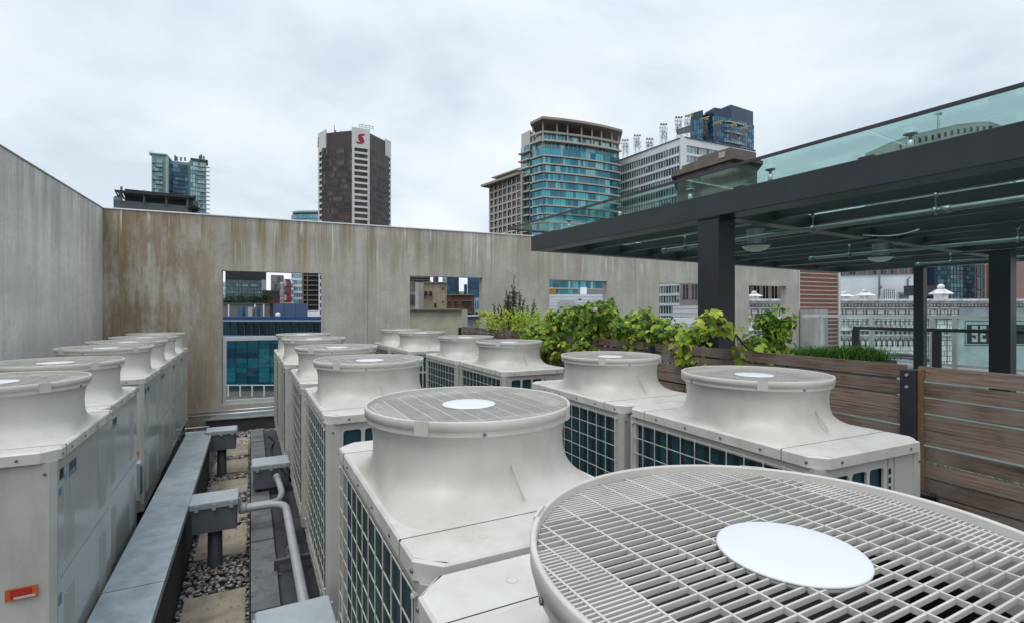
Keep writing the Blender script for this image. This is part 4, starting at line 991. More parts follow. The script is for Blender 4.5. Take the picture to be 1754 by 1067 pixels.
pl = thing('planter', 'small dark planter box right of the thick canopy post holding a vine', 'planter', (2.58, 5.13, 0.955), R(25))
b = MB(); b.box(-0.42,0.42,-0.16,-0.13,0,0.62); b.box(-0.42,0.42,0.13,0.16,0,0.62); b.box(-0.42,-0.39,-0.129,0.129,0,0.62); b.box(0.39,0.42,-0.129,0.129,0,0.62); b.build('box_side', M['steel'], pl)
b = MB(); b.box(-0.389,0.389,-0.129,0.129,0,0.59); b.build('soil', bpy.data.materials['soil'], pl)
pl = thing('planter', 'long dark planter behind the board fence carrying the vines', 'planter', (fx(7.6,.24), 7.6, 0.955), math.atan2(0.9183, -0.3958)-math.pi/2)
b = MB(); b.box(-0.16,-0.13,-3.0,2.9,0,0.6); b.box(0.13,0.16,-3.0,2.9,0,0.6); b.box(-0.129,0.129,-3.0,-2.97,0,0.6); b.box(-0.129,0.129,2.87,2.9,0,0.6); b.build('box_side', M['steel'], pl)
b = MB(); b.box(-0.129,0.129,-2.969,2.869,0,0.57); b.build('soil', bpy.data.materials['soil'], pl)

# ================================================================== city
def bandmats(prefix, cols, rough=0.12, metal=0.6):
    return [mat('%s_%d' % (prefix, i), c, rough, metal, 0.1, 0.3) for i, c in enumerate(cols)]
def gband(name, parent, A, B, z0, z1, n, mats, mull=None, mw=0.12, seed=0, cut=0.0, md=0.15, sill=None):
    """row of panes along A->B between z0 and z1 with mullions; facade plane offset 0"""
    r = random.Random(seed*7919+int(z0*13)+int(A[0]*31)); b = MB(); nm_ = len(mats)
    a = Vector(A[:2]); c = Vector(B[:2]); d = (c-a)/n; nn = Vector((d.y, -d.x)).normalized()
    last = 0
    for i in range(n):
        if r.random() > 0.35 or i == 0: last = r.randrange(nm_)
        p, q = a+d*i, a+d*(i+1); j = nn*r.uniform(-0.02,0.02)*0.5; j2 = nn*r.uniform(-0.02,0.02)*0.5
        b.add([(p.x+j.x,p.y+j.y,z0),(q.x+j2.x,q.y+j2.y,z0),(q.x+j2.x,q.y+j2.y,z1),(p.x+j.x,p.y+j.y,z1)], [(0,1,2,3)], last)
        if cut and r.random() < cut:    # a half-drawn blind
            zz = z1-(z1-z0)*r.uniform(0.25,0.7); p2, q2 = p+nn*0.02+d*0.06, q+nn*0.02-d*0.06
            b.add([(p2.x,p2.y,zz),(q2.x,q2.y,zz),(q2.x,q2.y,z1),(p2.x,p2.y,z1)], [(0,1,2,3)], nm_+1)
    if mull:
        for i in range(n+1):
            p = a+d*i; dd = d.normalized()*mw/2; b.wall(p-dd, p+dd, z0, z1, md, 0.0, nm_)
    ms_ = list(mats)+[mull or mats[0]]+[M['blind']]
    return b.build(name, ms_, parent, world=True)
M['blind'] = mat('window_blind', (0.40,0.38,0.34), 0.8)
def core(name, parent, poly, z0, z1, m): 
    b = MB(); b.prism(poly, z0, z1); return b.build(name, m, parent, world=True)
def slab(name, parent, A, B, z0, z1, out, m, back=0.3):
    b = MB(); b.wall(A, B, z0, z1, out+back, (out-back)/2); return b.build(name, m, parent, world=True)
def back(A, B, depth):
    a, c = Vector(A[:2]), Vector(B[:2]); d = (c-a).normalized(); nn = Vector((-d.y, d.x))*depth; return [tuple(a), tuple(c), tuple(c+nn), tuple(a+nn)]
def shift(A, B, off):
    a, c = Vector(A[:2]), Vector(B[:2]); d = (c-a).normalized(); nn = Vector((d.y, -d.x))*off; return tuple(a+nn), tuple(c+nn)
GND = -30

# --- brown bank tower with white chamfered corner piers
D = 300
mk_brown = mat('brown_spandrel', (0.055,0.038,0.032), 0.35, 0.1, 0.25, 0.15, stretch=(1,1,0.3))
mk_white = mat('white_stone_pier', (0.62,0.62,0.60), 0.7, 0, 0.08, 0.2)
bt = thing('office_tower', 'dark brown bank tower with white corner piers and red S emblem at the top', 'tower', (-94, 312, GND))
pa, pb, pc, pd = (-111.0,304.4), (-94.7,300.0), (-85.4,304.6), (-79.8,318.0)
pl_, pr_ = (-118.2,311.5), (-77.6,323.0)
ztop = Z(224, 300); zw = Z(254, 300)
core('tower_core', bt, [pl_, (pa[0]+.5,pa[1]+.8), (pb[0],pb[1]+1), (pc[0]-.6,pc[1]+.6), (pd[0]-.8,pd[1]+.2), (pr_[0]-.5,pr_[1]), (-84,340), (-112,338)], GND, ztop-0.6, mk_brown)
pa2, pb2, pc2, pd2 = W(551.5,303.4), W(602.3,299.2), W(634.0,303.4), W(665.8,320.5)
core('facade_base', bt, [pa2, (pb2[0],pb2[1]), (pb[0]-.1,pb[1]+1.1), (pa[0]-2,pa[1]+2)], GND, zw+1.1, mk_brown)
core('facade_base', bt, [pc2, pd2, (pd2[0]-2.5,pd2[1]+1), (pc[0]-.1,pc[1]+1.0)], GND, zw+1.1, mk_brown)
gl_b = bandmats('brown_pane', [(0.045,0.035,0.032),(0.085,0.062,0.05),(0.14,0.10,0.075),(0.03,0.025,0.025),(0.06,0.048,0.045)], 0.2, 0.3)
gl_d = bandmats('dark_pane', [(0.045,0.042,0.05),(0.07,0.068,0.078),(0.03,0.03,0.036)], 0.15, 0.35)
sh_ = 3.56
def tow_top(A, B, zt, o):  # upper band
    b = MB(); b.wall(A, B, zw+1.2, zt, 0.5, 0.1); b.build('upper_band', mk_brown, o, world=True)
tow_top(pa, pb, ztop, bt); tow_top(pc, pd, Z(230.6,306.6), bt)
for f in range(21):
    z1 = zw-f*sh_; z0 = z1-sh_
    gband('window_band', bt, *shift(pa2, pb2, 0.15), z0+1.2, z1, 16, gl_b, mk_brown, 0.18, f, md=.1)
    gband('window_band', bt, *shift(pc2, pd2, 0.15), z0+1.2, z1, 12, gl_d, mk_brown, 0.18, f+50, md=.1)
    slab('spandrel', bt, *shift(pa2, pb2, 0.1), z0, z0+1.19, 0.12, mk_brown, 0.1); slab('spandrel', bt, *shift(pc2, pd2, 0.1), z0, z0+1.19, 0.12, mk_brown, 0.1)
def pier(A, B, ztp, logo=True, n=13):
    L_ = (Vector(B)-Vector(A)).length
    o = MB(); m_ = 0.14; Ai = lerp(A, B, m_); Bi = lerp(A, B, 1-m_*0.9)
    o.wall(A, Ai, GND, ztp, 0.8, 0.4); o.wall(Bi, B, GND, ztp, 0.8, 0.4); o.wall(Ai, Bi, zw+1.0-0.5, ztp, 0.8, 0.4)
    for f in range(22):
        z = zw+0.3-f*sh_-2.25; o.wall(Ai, Bi, z-0.95, z+0.3, 0.8, 0.38)
    p = o.build('corner_pier', mk_white, bt, world=True)
    for f in range(22):
        z1 = zw+0.5-f*sh_; gband('pier_window', bt, *shift(Ai, Bi, 0.15), z1-2.3, z1, 6, gl_b if f%3 else gl_d, mk_brown, 0.12, f, md=.05)
def emblem(A, B, zc, s, parent, fr=.5, sq=1.0):
    a, c = Vector(A), Vector(B); d = (c-a).normalized(); nn = Vector((d.y,-d.x)); m_ = a.lerp(c, fr)+nn*0.86
    b = MB()
    def P(x, z, o=0.0): q = m_+d*(x*s*sq)+nn*o; return (q.x, q.y, zc+z*s)
    up_ = [(0.78,1.0),(0.10,1.0),(-0.35,0.92),(-0.62,0.62),(-0.60,0.28),(-0.38,0.0),(0.0,-0.22),(0.04,-0.42),(-0.15,-0.58),(-0.60,-0.60),(-0.88,-0.60)]
    lo_ = [(0.42,0.60),(0.20,0.60),(0.02,0.56),(0.0,0.44),(0.22,0.26),(0.52,0.08),(0.66,-0.25),(0.62,-0.66),(0.28,-0.95),(-0.20,-1.0),(-0.62,-1.0)]
    vs = [P(x+0.12*z, z) for x, z in up_]+[P(x+0.12*z, z) for x, z in lo_]; n = len(up_)
    b.add(vs, [(i,n+i,n+i+1,i+1) for i in range(n-1)])
    K = 28; b.add([P(0.50*math.cos(2*math.pi*k/K), 0.50*math.sin(2*math.pi*k/K), 0.03) for k in range(K)], [tuple(range(K))])
    for x in (-0.3,-0.1,0.1,0.3):
        L_ = math.sqrt(.25-x*x)*.85; b.add([P(x-.025,-L_,.06),P(x+.025,-L_,.06),P(x+.025+.1,L_,.06),P(x-.025+.1,L_,.06)], [(0,1,2,3)], 1)
    b.build('emblem', [mat('emblem_red', (0.30,0.018,0.025), 0.5), mat('emblem_dark_red', (0.13,0.012,0.018), 0.5)], parent, world=True)
pier(pb, pc, Z(218,300)); emblem(pb, pc, Z(238.5,302), 3.15, bt)
pier(pl_, pa, Z(224,306), n=13); emblem(pl_, pa, Z(241,308), 3.1, bt, 0.02, 0.35)
pier(pd, pr_, Z(240,320))
b = MB(); cx_, cy_ = -88, 308; zt = Z(218,300)
for k in range(5):
    x = -91.5+k*1.9; b.tube([(x, 304+k*.8, zt), (x, 304+k*.8, zt+3.4)], 0.10, 5)
    if k < 4: b.bar((x,304+k*.8,zt+3.3),(x+1.9,304.8+k*.8,zt+3.3-k%2*.6),0.2); b.bar((x,304+k*.8,zt+.5),(x+1.9,304.8+k*.8,zt+3.2),0.12); b.bar((x,304+k*.8,zt+1.8),(x+1.9,304.8+k*.8,zt+1.8),0.14)
b.build('roof_rack', M['steel'], bt, world=True)
b = MB(); b.tube([(-107,306,ztop-1),(-107,306,ztop+5.5)], 0.16, 6); b.tube([(-106.3,306,ztop-1),(-106.3,306,ztop+2.4)], 0.4, 6); b.tube([(-103,306,ztop-1),(-103,306,ztop+2)], 0.3, 6); b.build('antenna', M['steel'], bt, world=True)

# --- blue residential tower on the left
D = 360; rt = thing('apartment_tower', 'pale teal residential tower with stepped balconies and a notched top', 'tower', (-235, 362, GND))
mk_t = mat('teal_wall', (0.20,0.33,0.34), 0.5, 0.1, 0.15, 0.2); mk_td = mat('slate_roof_edge', (0.10,0.125,0.135), 0.6)
gl_t = bandmats('teal_pane', [(0.16,0.30,0.34),(0.25,0.40,0.42),(0.10,0.22,0.29),(0.40,0.52,0.52)], 0.15, 0.5)
gl_n = bandmats('navy_pane', [(0.05,0.13,0.20),(0.09,0.20,0.28),(0.20,0.34,0.38),(0.04,0.09,0.15)], 0.15, 0.5)
mk_sl = mat('balcony_slab', (0.42,0.46,0.46), 0.6)
La, Lb = W(259.5,352), W(286.5,356); Ra, Rb, Rc = W(326,360), W(351,364.5), W(356,368); Ca, Cb = W(288,364), W(325.5,370)
core('left_block', rt, back(*shift(La, Lb, -.4), 20), GND, Z(270,360), mk_t); core('right_block', rt, [(Ra[0],Ra[1]+.5), (Rb[0],Rb[1]+.5), (Rc[0]-1,Rc[1]), (Rc[0]-14,Rc[1]+14), (Ra[0]-12,Ra[1]+14)], GND, Z(277,366), mk_t); core('centre_block', rt, back(*shift(Ca, Cb, -.4), 16), GND, Z(276,366), mk_t)
core('left_roof', rt, back(*shift((La[0]-1.5,La[1]), Lb, 0.8), 22), Z(270,360), Z(267.5,360), mk_t)
core('right_roof', rt, back(*shift(Ra, (Rb[0]+1.6,Rb[1]+1), 0.8), 14), Z(277,366), Z(275,366), mk_td)
slab('white_fin', rt, W(284.5,353.5), W(287.5,354.5), GND, Z(268,354), 0.8, mk_sl)
for f in range(22):
    z1 = Z(277,360)-f*2.98; z0 = z1-2.98
    gband('window_band', rt, *shift(lerp(La,Lb,.2), lerp(La,Lb,.7), 0.05), z0+.4, z1, 4, gl_t, mk_t, 0.25, f, md=.2)
    slab('balcony', rt, lerp(La,Lb,.05 if f%2==0 else .25), lerp(La,Lb,.72), z0, z0+0.4, 1.4, mk_td if f%3 else mk_sl)
    gband('window_band', rt, *shift(Ca, Cb, 0.05), z0+.5, z1, 9, gl_n, mk_td, 0.2, f+90, md=.2)
    if f > 1: slab('balcony', rt, lerp(Ca,Cb,.3), lerp(Ca,Cb,.75), z0, z0+0.5, 1.2, mk_td)
    gband('window_band', rt, *shift(Ra, Rb, 0.05), z0+.4, z1, 6, gl_t, mk_td, 0.2, f+180, md=.2)
    slab('balcony', rt, lerp(Ra,Rb,.42), (Rb[0]+2.6, Rb[1]+1.6), z0, z0+0.45, 1.6, mk_sl)
b = MB()
for px, h_ in ((262,2.5),(268,1),(273,1.6),(279,1),(300,2.4),(303,1.5),(310,1.2),(317,1),(342,2.2),(345,3.0),(349,1.8)):
    x, y = W(px, 362); zb = Z(272,362); b.box(x-.4, x+.4, y-.4, y+.4, zb-1.5, zb+h_)
b.build('roof_unit', mk_td, rt, world=True)
b = MB(); x, y = W(260,360); z = Z(268,360); b.tube([(x,y,z),(x-.6,y,z+4.2)],0.12,5); b.bar((x-3.2,y,z+4.0),(x+1.2,y,z+3.6),0.16); b.tube([(x-2,y,z),(x-1.4,y,z+3)],0.1,5); b.build('window_crane', mk_sl, rt, world=True)

# --- dark rooftop pavilion
D = 110; rp_ = thing('rooftop_pavilion', 'dark roof pavilion with slatted trellis canopy rising just above the wall', 'pavilion', (*W(270,D), Z(372,D)))
mk_k = mat('charcoal_cladding', (0.022,0.024,0.028), 0.6, 0, 0.25, 1.5); mk_kg = mat('slate_grey_metal', (0.10,0.12,0.13), 0.5)
A, B = W(196,104), W(336,111); core('podium', rp_, back(*shift(A, B, 1.0), 9), GND, Z(354,D), mk_kg)
A2, B2 = W(214,107), W(324,113); b = MB(); b.wall(A2, B2, Z(355,D), Z(333,112), 0.4); b.build('back_wall', mk_k, rp_, world=True)
b = MB(); b.wall(W(195,108), W(207,106), Z(355,D), Z(337,108), 0.15); b.build('side_screen', mk_kg, rp_, world=True)
for px in (208, 247, 285, 321):
    x, y = W(px, 103+(px-208)*.055); b = MB(); b.box(x-.14, x+.14, y-.14, y+.14, Z(357,D), Z(330+(px-208)*.05,107)+.3); b.build('post', mk_kg, rp_, world=True)
b = MB()
for k in range(34):
    t_ = k/33; x0, y0 = lerp(W(197,102), W(333,109.5), t_); zt = lerp((Z(326,102),), (Z(337,109.5),), t_)[0]; b.bar((x0,y0,zt), (x0-4.2,y0+6.6,zt-.2), 0.16, 0.35)
b.bar((*W(197,102),Z(327,102)), (*W(333,109.5),Z(338,109.5)), 0.2, 0.45); b.bar((*W(203,106),Z(328,106)), (*W(336,113),Z(338.5,113)), 0.2, 0.5)
b.build('trellis_roof', mk_k, rp_, world=True)
b = MB(); b.prism([W(323,110), W(331,111), W(340,117), W(330,117)], Z(352,111), Z(339,111)); b.build('louvre_wing', mk_k, rp_, world=True)
ts2 = thing('roof_shrub', 'small green shrub at the right end of the dark roof pavilion', 'shrub', (*W(333,108), Z(362,108))); r = random.Random(5)
b = MB()
for k in range(900):
    d = rvec(r); p = Vector(W3(332,358,108))+Vector((d.x*1.2,d.y*.8,d.z*0.8))*r.random()**.4; small_leaf(b, p, rvec(r,.5), rvec(r), r.uniform(.15,.3), 0, .7)
b.build('foliage', M['tree1'], ts2, world=True); b = MB(); b.tube([(*W(332,108),Z(372,108)),(*W(332,108),Z(357,108))],.1,6); b.build('trunk', M['stem'], ts2, world=True)

# --- small rounded teal roof
gt = thing('glass_building', 'light teal glass building with a rounded top just left of the brown tower', 'building', (*W(525,420), GND)); D = 420
gp = bandmats('aqua_pane', [(0.22,0.42,0.50),(0.28,0.48,0.55),(0.18,0.36,0.44)], 0.12, 0.5); mk_aq = mat('aqua_metal', (0.30,0.42,0.47), 0.5, 0.2)
pts = [W(499,424), W(504,420), W(512,418), W(530,417), W(546,417), W(556,419)]
core('tower_core', gt, [(x, y+.5) for x, y in pts]+[W(556,440), W(499,440)], GND, Z(366,D), mk_aq)
for i in range(5):
    for f in range(6): z1 = Z(368,D)-f*3.9; gband('window_band', gt, pts[i], pts[i+1], z1-3.2, z1, 3, gp, mk_aq, .25, f+i)
b = MB(); b.prism([W(501,418)]+[W(510,415), W(546,414), W(556,416), W(552,436), W(504,436)], Z(366,D), Z(363,D)); b.build('roof_edge', mk_aq, gt, world=True)

# --- teal hotel tower with curved facade and projecting roof
ht = thing('hotel_tower', 'turquoise glass hotel tower with curved facade and wide flat beige roof', 'tower', (*W(985,196), GND))
mk_c = mat('beige_concrete', (0.50,0.465,0.41), 0.75, 0, 0.12, 0.3); mk_cr = mat('taupe_roof_slab', (0.33,0.29,0.25), 0.75, 0, 0.1, 0.3)
gh = bandmats('turquoise_pane', [(0.04,0.25,0.32),(0.08,0.38,0.44),(0.03,0.16,0.23),(0.10,0.45,0.50),(0.05,0.20,0.27),(0.28,0.48,0.50),(0.10,0.22,0.26)], 0.1, 0.55)
pts = [W(911,194.5), W(930,190), W(960,191.9), W(990,194.3), W(1020,197.3), W(1045,200.5), W(1061,203.2)]
core('tower_core', ht, [(x+(.6 if i==0 else 0), y+.6) for i, (x, y) in enumerate(pts)]+[(pts[-1][0]+3,232), (pts[0][0]+12,228)], GND, Z(240,190), mk_c)
z6 = Z(253.3,190)
npn = [7,7,7,7,6,5]
for f in range(21):
    z1 = z6-f*3.1; z0 = z1-3.1
    b = MB()
    for i in range(6): gband('window_band', ht, *shift(pts[i], pts[i+1], 0.02), z0+.45, z1, npn[i], gh, mk_td, 0.1, f*6+i, md=.1); b.wall(pts[i], pts[i+1], z0, z0+.45, 1.1, .3)
    b.build('floor_slab', mk_c, ht, world=True)
# top glazed floor, colonnade, roof
for i in range(6):
    gband('window_band', ht, *shift(pts[i], pts[i+1], -.5), Z(252,190), Z(243,190), 4, gh, mk_c, 0.35, 900+i)
    gband('window_band', ht, *shift(pts[i], pts[i+1], -.5), Z(239,190), Z(228,190), 4, gh, mk_c, 0.35, 950+i)
b = MB()
for i in range(6): b.wall(pts[i], pts[i+1], Z(242.5,190), Z(239.3,190), 1.6, .5); b.wall(pts[i], pts[i+1], Z(227.8,190), Z(224.5,190), 1.0, .2)
b.build('cornice', mk_c, ht, world=True)
for i, px in enumerate((912,922,931,941,953,963,973,984,995,1004,1013,1022,1031,1040,1049,1060)):
    if i%2 and px not in (1060,): continue
    # find point on polyline
    best = None
    for j in range(6):
        for k in range(11):
            p = lerp(pts[j], pts[j+1], k/10); q = 877+p[0]/p[1]*FPX
            if best is None or abs(q-px) < best[0]: best = (abs(q-px), p)
    x, y = best[1]; b = MB(); b.box(x-.28, x+.28, y-.28, y+.28, Z(243,190), Z(209.3,190)); b.build('column', mk_c, ht, world=True)
b = MB(); rp2 = [W(908,192.5), W(929,186), W(965,186), W(1000,188), W(1035,192.5), W(1066.5,199.5)]
rz_ = [Z(214,192), Z(205.5,188), Z(206.5,188), Z(210,189), Z(216,193), Z(226,200)]
b.prism([W(908,192.5), W(929,186.5), W(965,188.5), W(1000,191.4), W(1035,195.5), W(1066.5,200.5), (pts[-1][0]+5,234), (pts[0][0]+8,230)], Z(209,190), Z(205,190))
b.build('roof_slab', mk_cr, ht, world=True)
b = MB(); b.prism([W(955,206), W(1010,210), (W(1010,210)[0]+3,222), (W(955,206)[0]+6,220)], Z(225,190), Z(209.3,190)); b.build('penthouse', mat('warm_stone_lobby', (0.42,0.36,0.29), 0.8), ht, world=True)
b = MB(); A, B = W(893,202), W(908,197); b.prism([A, B, (B[0]+4,B[1]+14), (A[0]+4,A[1]+14)], GND, Z(221,196)); b.build('side_core', mat('pale_stone', (0.55,0.53,0.48), 0.75), ht, world=True)
for f in range(17):
    z1 = Z(245,196)-f*3.1; gband('window_band', ht, *shift(A, B, .1), z1-2.5, z1, 3, gh, mk_c, .2, f+300); slab('balcony', ht, A, (B[0]+.8,B[1]), z1-3.1, z1-2.6, 1.8, mk_c)
# wing
wg = thing('hotel_wing', 'lower beige gridded hotel wing with projecting roof left of the turquoise tower', 'building', (*W(862,208), GND))
A, B = W(839,218), W(893,199); core('wing_core', wg, back(*shift(A, B, -.6), 16), GND, Z(308,204), mk_c)
gw_ = bandmats('wing_pane', [(0.03,0.14,0.18),(0.05,0.20,0.25),(0.02,0.05,0.06),(0.08,0.07,0.06)], 0.15, 0.4)
zt = Z(330,218)
for f in range(16):
    z1 = Z(307.5,205)-f*3.05
    gband('window_band', wg, *shift(A, B, -.3), z1-2.5, z1, 14, gw_, mk_c, .3, f+400, md=.6); slab('floor_slab', wg, A, B, z1-3.05, z1-2.5, .5, mk_c)
for k in range(8):
    p = lerp(A, B, k/7); b = MB(); b.box(p[0]-.3, p[0]+.3, p[1]-.9, p[1]-.2, GND, Z(307,205)); b.build('pilaster', mk_c, wg, world=True)
b = MB(); A3, B3 = shift((A[0]-2.2,A[1]+1), (B[0]+.5,B[1]), 2.2); b.prism(back(A3, B3, 17), Z(307,205), Z(303.2,205)); b.build('roof_slab', mk_cr, wg, world=True)
b = MB(); A3, B3 = W(853,216), W(893,202.5); b.prism(back(A3, B3, 12), Z(303,205), Z(293,205)); b.prism(back(*shift((A3[0]-2,A3[1]+1), B3, 1.0), 13), Z(293,205)+.01, Z(291,205)); b.build('upper_roof', mk_cr, wg, world=True)

# --- white office block with roof masts
ob_ = thing('office_building', 'white gridded office building with light masts on its flat roof', 'building', (*W(1172,200), GND))
mk_w = mat('white_precast', (0.74,0.75,0.78), 0.6, 0, 0.08, 0.3)
go = bandmats('grey_green_pane', [(0.12,0.19,0.20),(0.20,0.30,0.30),(0.08,0.12,0.135),(0.26,0.35,0.34)], 0.15, 0.4)
A, Cn, B = W(1056,221), W(1170,190), W(1292,206); H6 = Z(236.5,190)
core('block_core', ob_, [(A[0]+.4,A[1]+.6), (Cn[0],Cn[1]+.8), (B[0]-.3,B[1]+.8), (B[0]-14,B[1]+28), (A[0]+14,A[1]+34)], GND, H6-.3, mk_w)
for f in range(20):
    z1 = H6-2.6-f*3.75; z0 = z1-3.75
    gband('window_band', ob_, *shift(A, (Cn[0]-1.0,Cn[1]+.6), .1), z0+1.0, z1, 26, go, mk_w, .17, f+500, cut=.05, md=.2); slab('spandrel', ob_, A, (Cn[0]-1.0,Cn[1]+.6), z0, z0+1.0, .35, mk_w)
    gband('window_band', ob_, *shift((Cn[0]+1.2,Cn[1]+.5), B, .1), z0+1.0, z1, 22, go, mk_w, .2, f+600, cut=.05, md=.3); slab('spandrel', ob_, (Cn[0]+1.2,Cn[1]+.5), B, z0, z0+1.0, .35, mk_w)
slab('parapet', ob_, A, Cn, H6-2.6, H6, .5, mk_w); slab('parapet', ob_, Cn, B, H6-2.6, H6-.02, .5, mk_w)
b = MB(); b.prism([(Cn[0]-1.1,Cn[1]-.1), (Cn[0]-.2,Cn[1]-.7), (Cn[0]+1.3,Cn[1]-.15), (Cn[0]+.6,Cn[1]+1.0), (Cn[0]-.6,Cn[1]+1.0)], GND, H6+.3); b.build('corner_pier', mk_w, ob_, world=True)
slab('roof_edge', ob_, A, Cn, H6+.02, H6+.35, .8, mk_td); slab('roof_edge', ob_, Cn, B, H6+.03, H6+.36, .8, mk_td)
b = MB(); x, y = W(1170,200); b.prism([W(1153,203),W(1180,198),W(1182,204),W(1156,209)], H6, H6+2.2); b.prism([W(1158,202),W(1183,197),W(1184,204),W(1160,207)], Z(221,200), Z(219,200)); b.build('roof_hut', mk_kg, ob_, world=True)
mk_m = mat('mast_steel', (0.16,0.16,0.17), 0.5, 0.3); mk_y = mat('yellow_floodlight', (0.45,0.33,0.10), 0.5)
ords = ['first','second','third','fourth','fifth','sixth','seventh','eighth','ninth','tenth']
masts = [(1071,272,241,214),(1092,262,233,209),(1113,255,239,205),(1137,248,214,200),(1163,236,202,195),(1180,236,200,192),(1207,240,205,193),(1230,245,212,196),(1256,250,216,199),(1275,254,221,202)]
for i, (px, yb, yt, D) in enumerate(masts):
    r = random.Random(70+i); x, y = W(px, D); zb, zt_ = H6, Z(yt, D)
    o = thing('roof_mast', '%s roof mast from the left on the white office building, lattice with floodlights' % ords[i], 'mast', (x, y, zb), 0, 'masts on the office roof')
    b = MB(); w = 0.9
    for sx in (-1,1):
        for sy in (-1,1): b.tube([(x+sx*w, y+sy*w, zb), (x+sx*w*.55, y+sy*w*.55, zt_)], 0.05, 4)
    n = max(3, int((zt_-zb)/1.6))
    for k in range(n):
        z0, z1 = zb+(zt_-zb)*k/n, zb+(zt_-zb)*(k+1)/n; ww = w*(1-.45*k/n)
        b.bar((x-ww,y-ww,z0),(x+ww,y-ww,z1),.045); b.bar((x+ww,y-ww,z0),(x-ww,y-ww,z1),.045); b.bar((x-ww,y-ww,z1),(x+ww,y-ww,z1),.045); b.bar((x-ww,y+ww,z0),(x-ww,y-ww,z1),.045)
    for k in range(34): a = r.uniform(0,6.28); b.bar((x+r.uniform(-1.3,1.3),y,zb+(zt_-zb)*r.uniform(.3,.9)), (x+1.9*math.cos(a), y+math.sin(a), zb+(zt_-zb)*r.uniform(.1,1.0)), .05)
    b.build('lattice', mk_m, o, world=True)
    b = MB(); b.bar((x-1.7,y,zt_),(x+1.4,y,zt_+.2),.14); b.bar((x-1.9,y,zt_-1.2),(x+1.0,y,zt_-1.2),.12); b.bar((x-1.6,y,zt_-2.6),(x+.6,y,zt_-2.6),.12); b.bar((x-1.5,y,zt_-3.2),(x-1.3,y,zt_+.8),.09); b.build('crossarm', mk_m, o, world=True)
    b = MB()
    for k in range(3): b.box(x-1.3+k*1.0, x-.75+k*1.0, y-.4, y+.2, zt_-.1, zt_+.5)
    if i > 4: b.bar((x-1.6,y-.3,zt_+.1),(x+1.6,y-.3,zt_+1.1),.35)
    b.build('floodlight', mk_y if i > 4 else mk_m, o, world=True)

# --- dark blue tower behind it
bl = thing('glass_tower', 'dark blue glass tower with balconies behind the office roof masts', 'tower', (*W(1240,330), GND))
mk_b = mat('blue_black_cladding', (0.035,0.065,0.11), 0.3, 0.3, 0.2, 0.1)
gb_ = bandmats('deep_blue_pane', [(0.04,0.10,0.18),(0.07,0.18,0.27),(0.03,0.07,0.13),(0.12,0.26,0.35)], 0.1, 0.55)
A, B, C3, D3 = W(1208,338), W(1224,330), W(1252,334), W(1291,346)
core('left_slab', bl, [W(1183,340), W(1204,334), W(1206,352), W(1186,356)], GND, Z(190.5,336), mk_b)
core('tower_core', bl, [(A[0]+.4,A[1]+.4), (B[0],B[1]+.5), (C3[0]+.2,C3[1]+.5), (D3[0]-.3,D3[1]+.6), (D3[0]-6,374), (A[0]+4,374)], GND, Z(188,334), mk_b)
core('crown', bl, [(A[0]+12,A[1]+2), (C3[0]+.2,C3[1]+.3), (D3[0]-.2,D3[1]+.3), (D3[0]-6,372), (A[0]+12,370)], GND, Z(181,336), mk_b)
for f in range(14):
    z1 = Z(203,334)-f*3.3; z0 = z1-3.3
    gband('window_band', bl, *shift(W(1183,340), W(1204,334), .15), z0+.3, z1, 7, gb_, mk_b, .2, f+700)
    gband('window_band', bl, *shift(A, B, .15), z0+.3, z1, 4, gb_, mk_b, .2, f+720); gband('window_band', bl, *shift(B, C3, .15), z0+.3, z1, 7, gb_, mk_b, .2, f+740)
    gband('window_band', bl, *shift(C3, D3, .15), z0+.3, z1, 10, gb_, mk_b, .2, f+760)
    if f%2 == 0 or f > 4: slab('balcony', bl, lerp(B,C3,.62), lerp(C3,D3,.45), z1-3.2, z1-2.5, 2.2, mk_sl)

# --- old stone building behind the canopy glass
sb_ = thing('stone_building', 'weathered brown grey stone building with heavy cornice behind the canopy glass', 'building', (*W(1250,95), GND)); D = 92
mk_s = concrete('sooty_stone', (0.25,0.22,0.19), (0.10,0.07,0.05), 0.3, 0.0); mk_s2 = mat('stone_trim', (0.15,0.13,0.11), 0.85, 0, 0.35, 0.5, 0.2, 3)
gd2 = bandmats('dark_old_pane', [(0.02,0.025,0.03),(0.04,0.05,0.055),(0.03,0.03,0.03)], 0.15, 0.2); mk_pk = mat('mauve_stone', (0.30,0.26,0.25), 0.8, 0, 0.15, 0.6)
A, B, C3 = W(1160,101), W(1251,90), W(1297,93); 
core('upper_block', sb_, [A, B, C3, (C3[0]+5,106), (A[0]+8,116)], Z(470,92), Z(289,95), mk_s2)
core('cornice', sb_, [(A[0]-1.2,A[1]), (B[0],B[1]-1.4), (C3[0]+.6,C3[1]-1.0), (C3[0]+5,108), (A[0]+6,118)], Z(289,95)+.01, Z(284,95), mk_s2)
core('cornice', sb_, [(A[0]-.8,A[1]), (B[0],B[1]-.8), (C3[0]+.4,C3[1]-.6), (C3[0]+5,107), (A[0]+6,117)], Z(284,95)+.01, Z(279,95), mk_s2)
core('parapet', sb_, [W(1194,96), (B[0],B[1]+.2), (C3[0]-.1,C3[1]+.2), (C3[0]+4,105), W(1198,108)], Z(279,95)+.01, Z(255,91), mk_s2)
core('parapet', sb_, [W(1168,100), W(1194,96.1), W(1198,107.9), W(1176,112)], Z(279,95)+.01, Z(272,95), mk_s2)
b = MB(); x, y = W(1237,91.2); b.wall(W(1233,91.5), W(1242,90.6), Z(271,91), Z(261,91), .5, .1); b.build('stone_panel', mat('pale_stone_inset', (0.38,0.36,0.32), .8), sb_, world=True)
A4, B4 = W(1150,97), W(1420,97); core('lower_block', sb_, [W(1164,98), W(1420,98), W(1420,120), W(1164,120)], GND, Z(400,98), mk_pk)
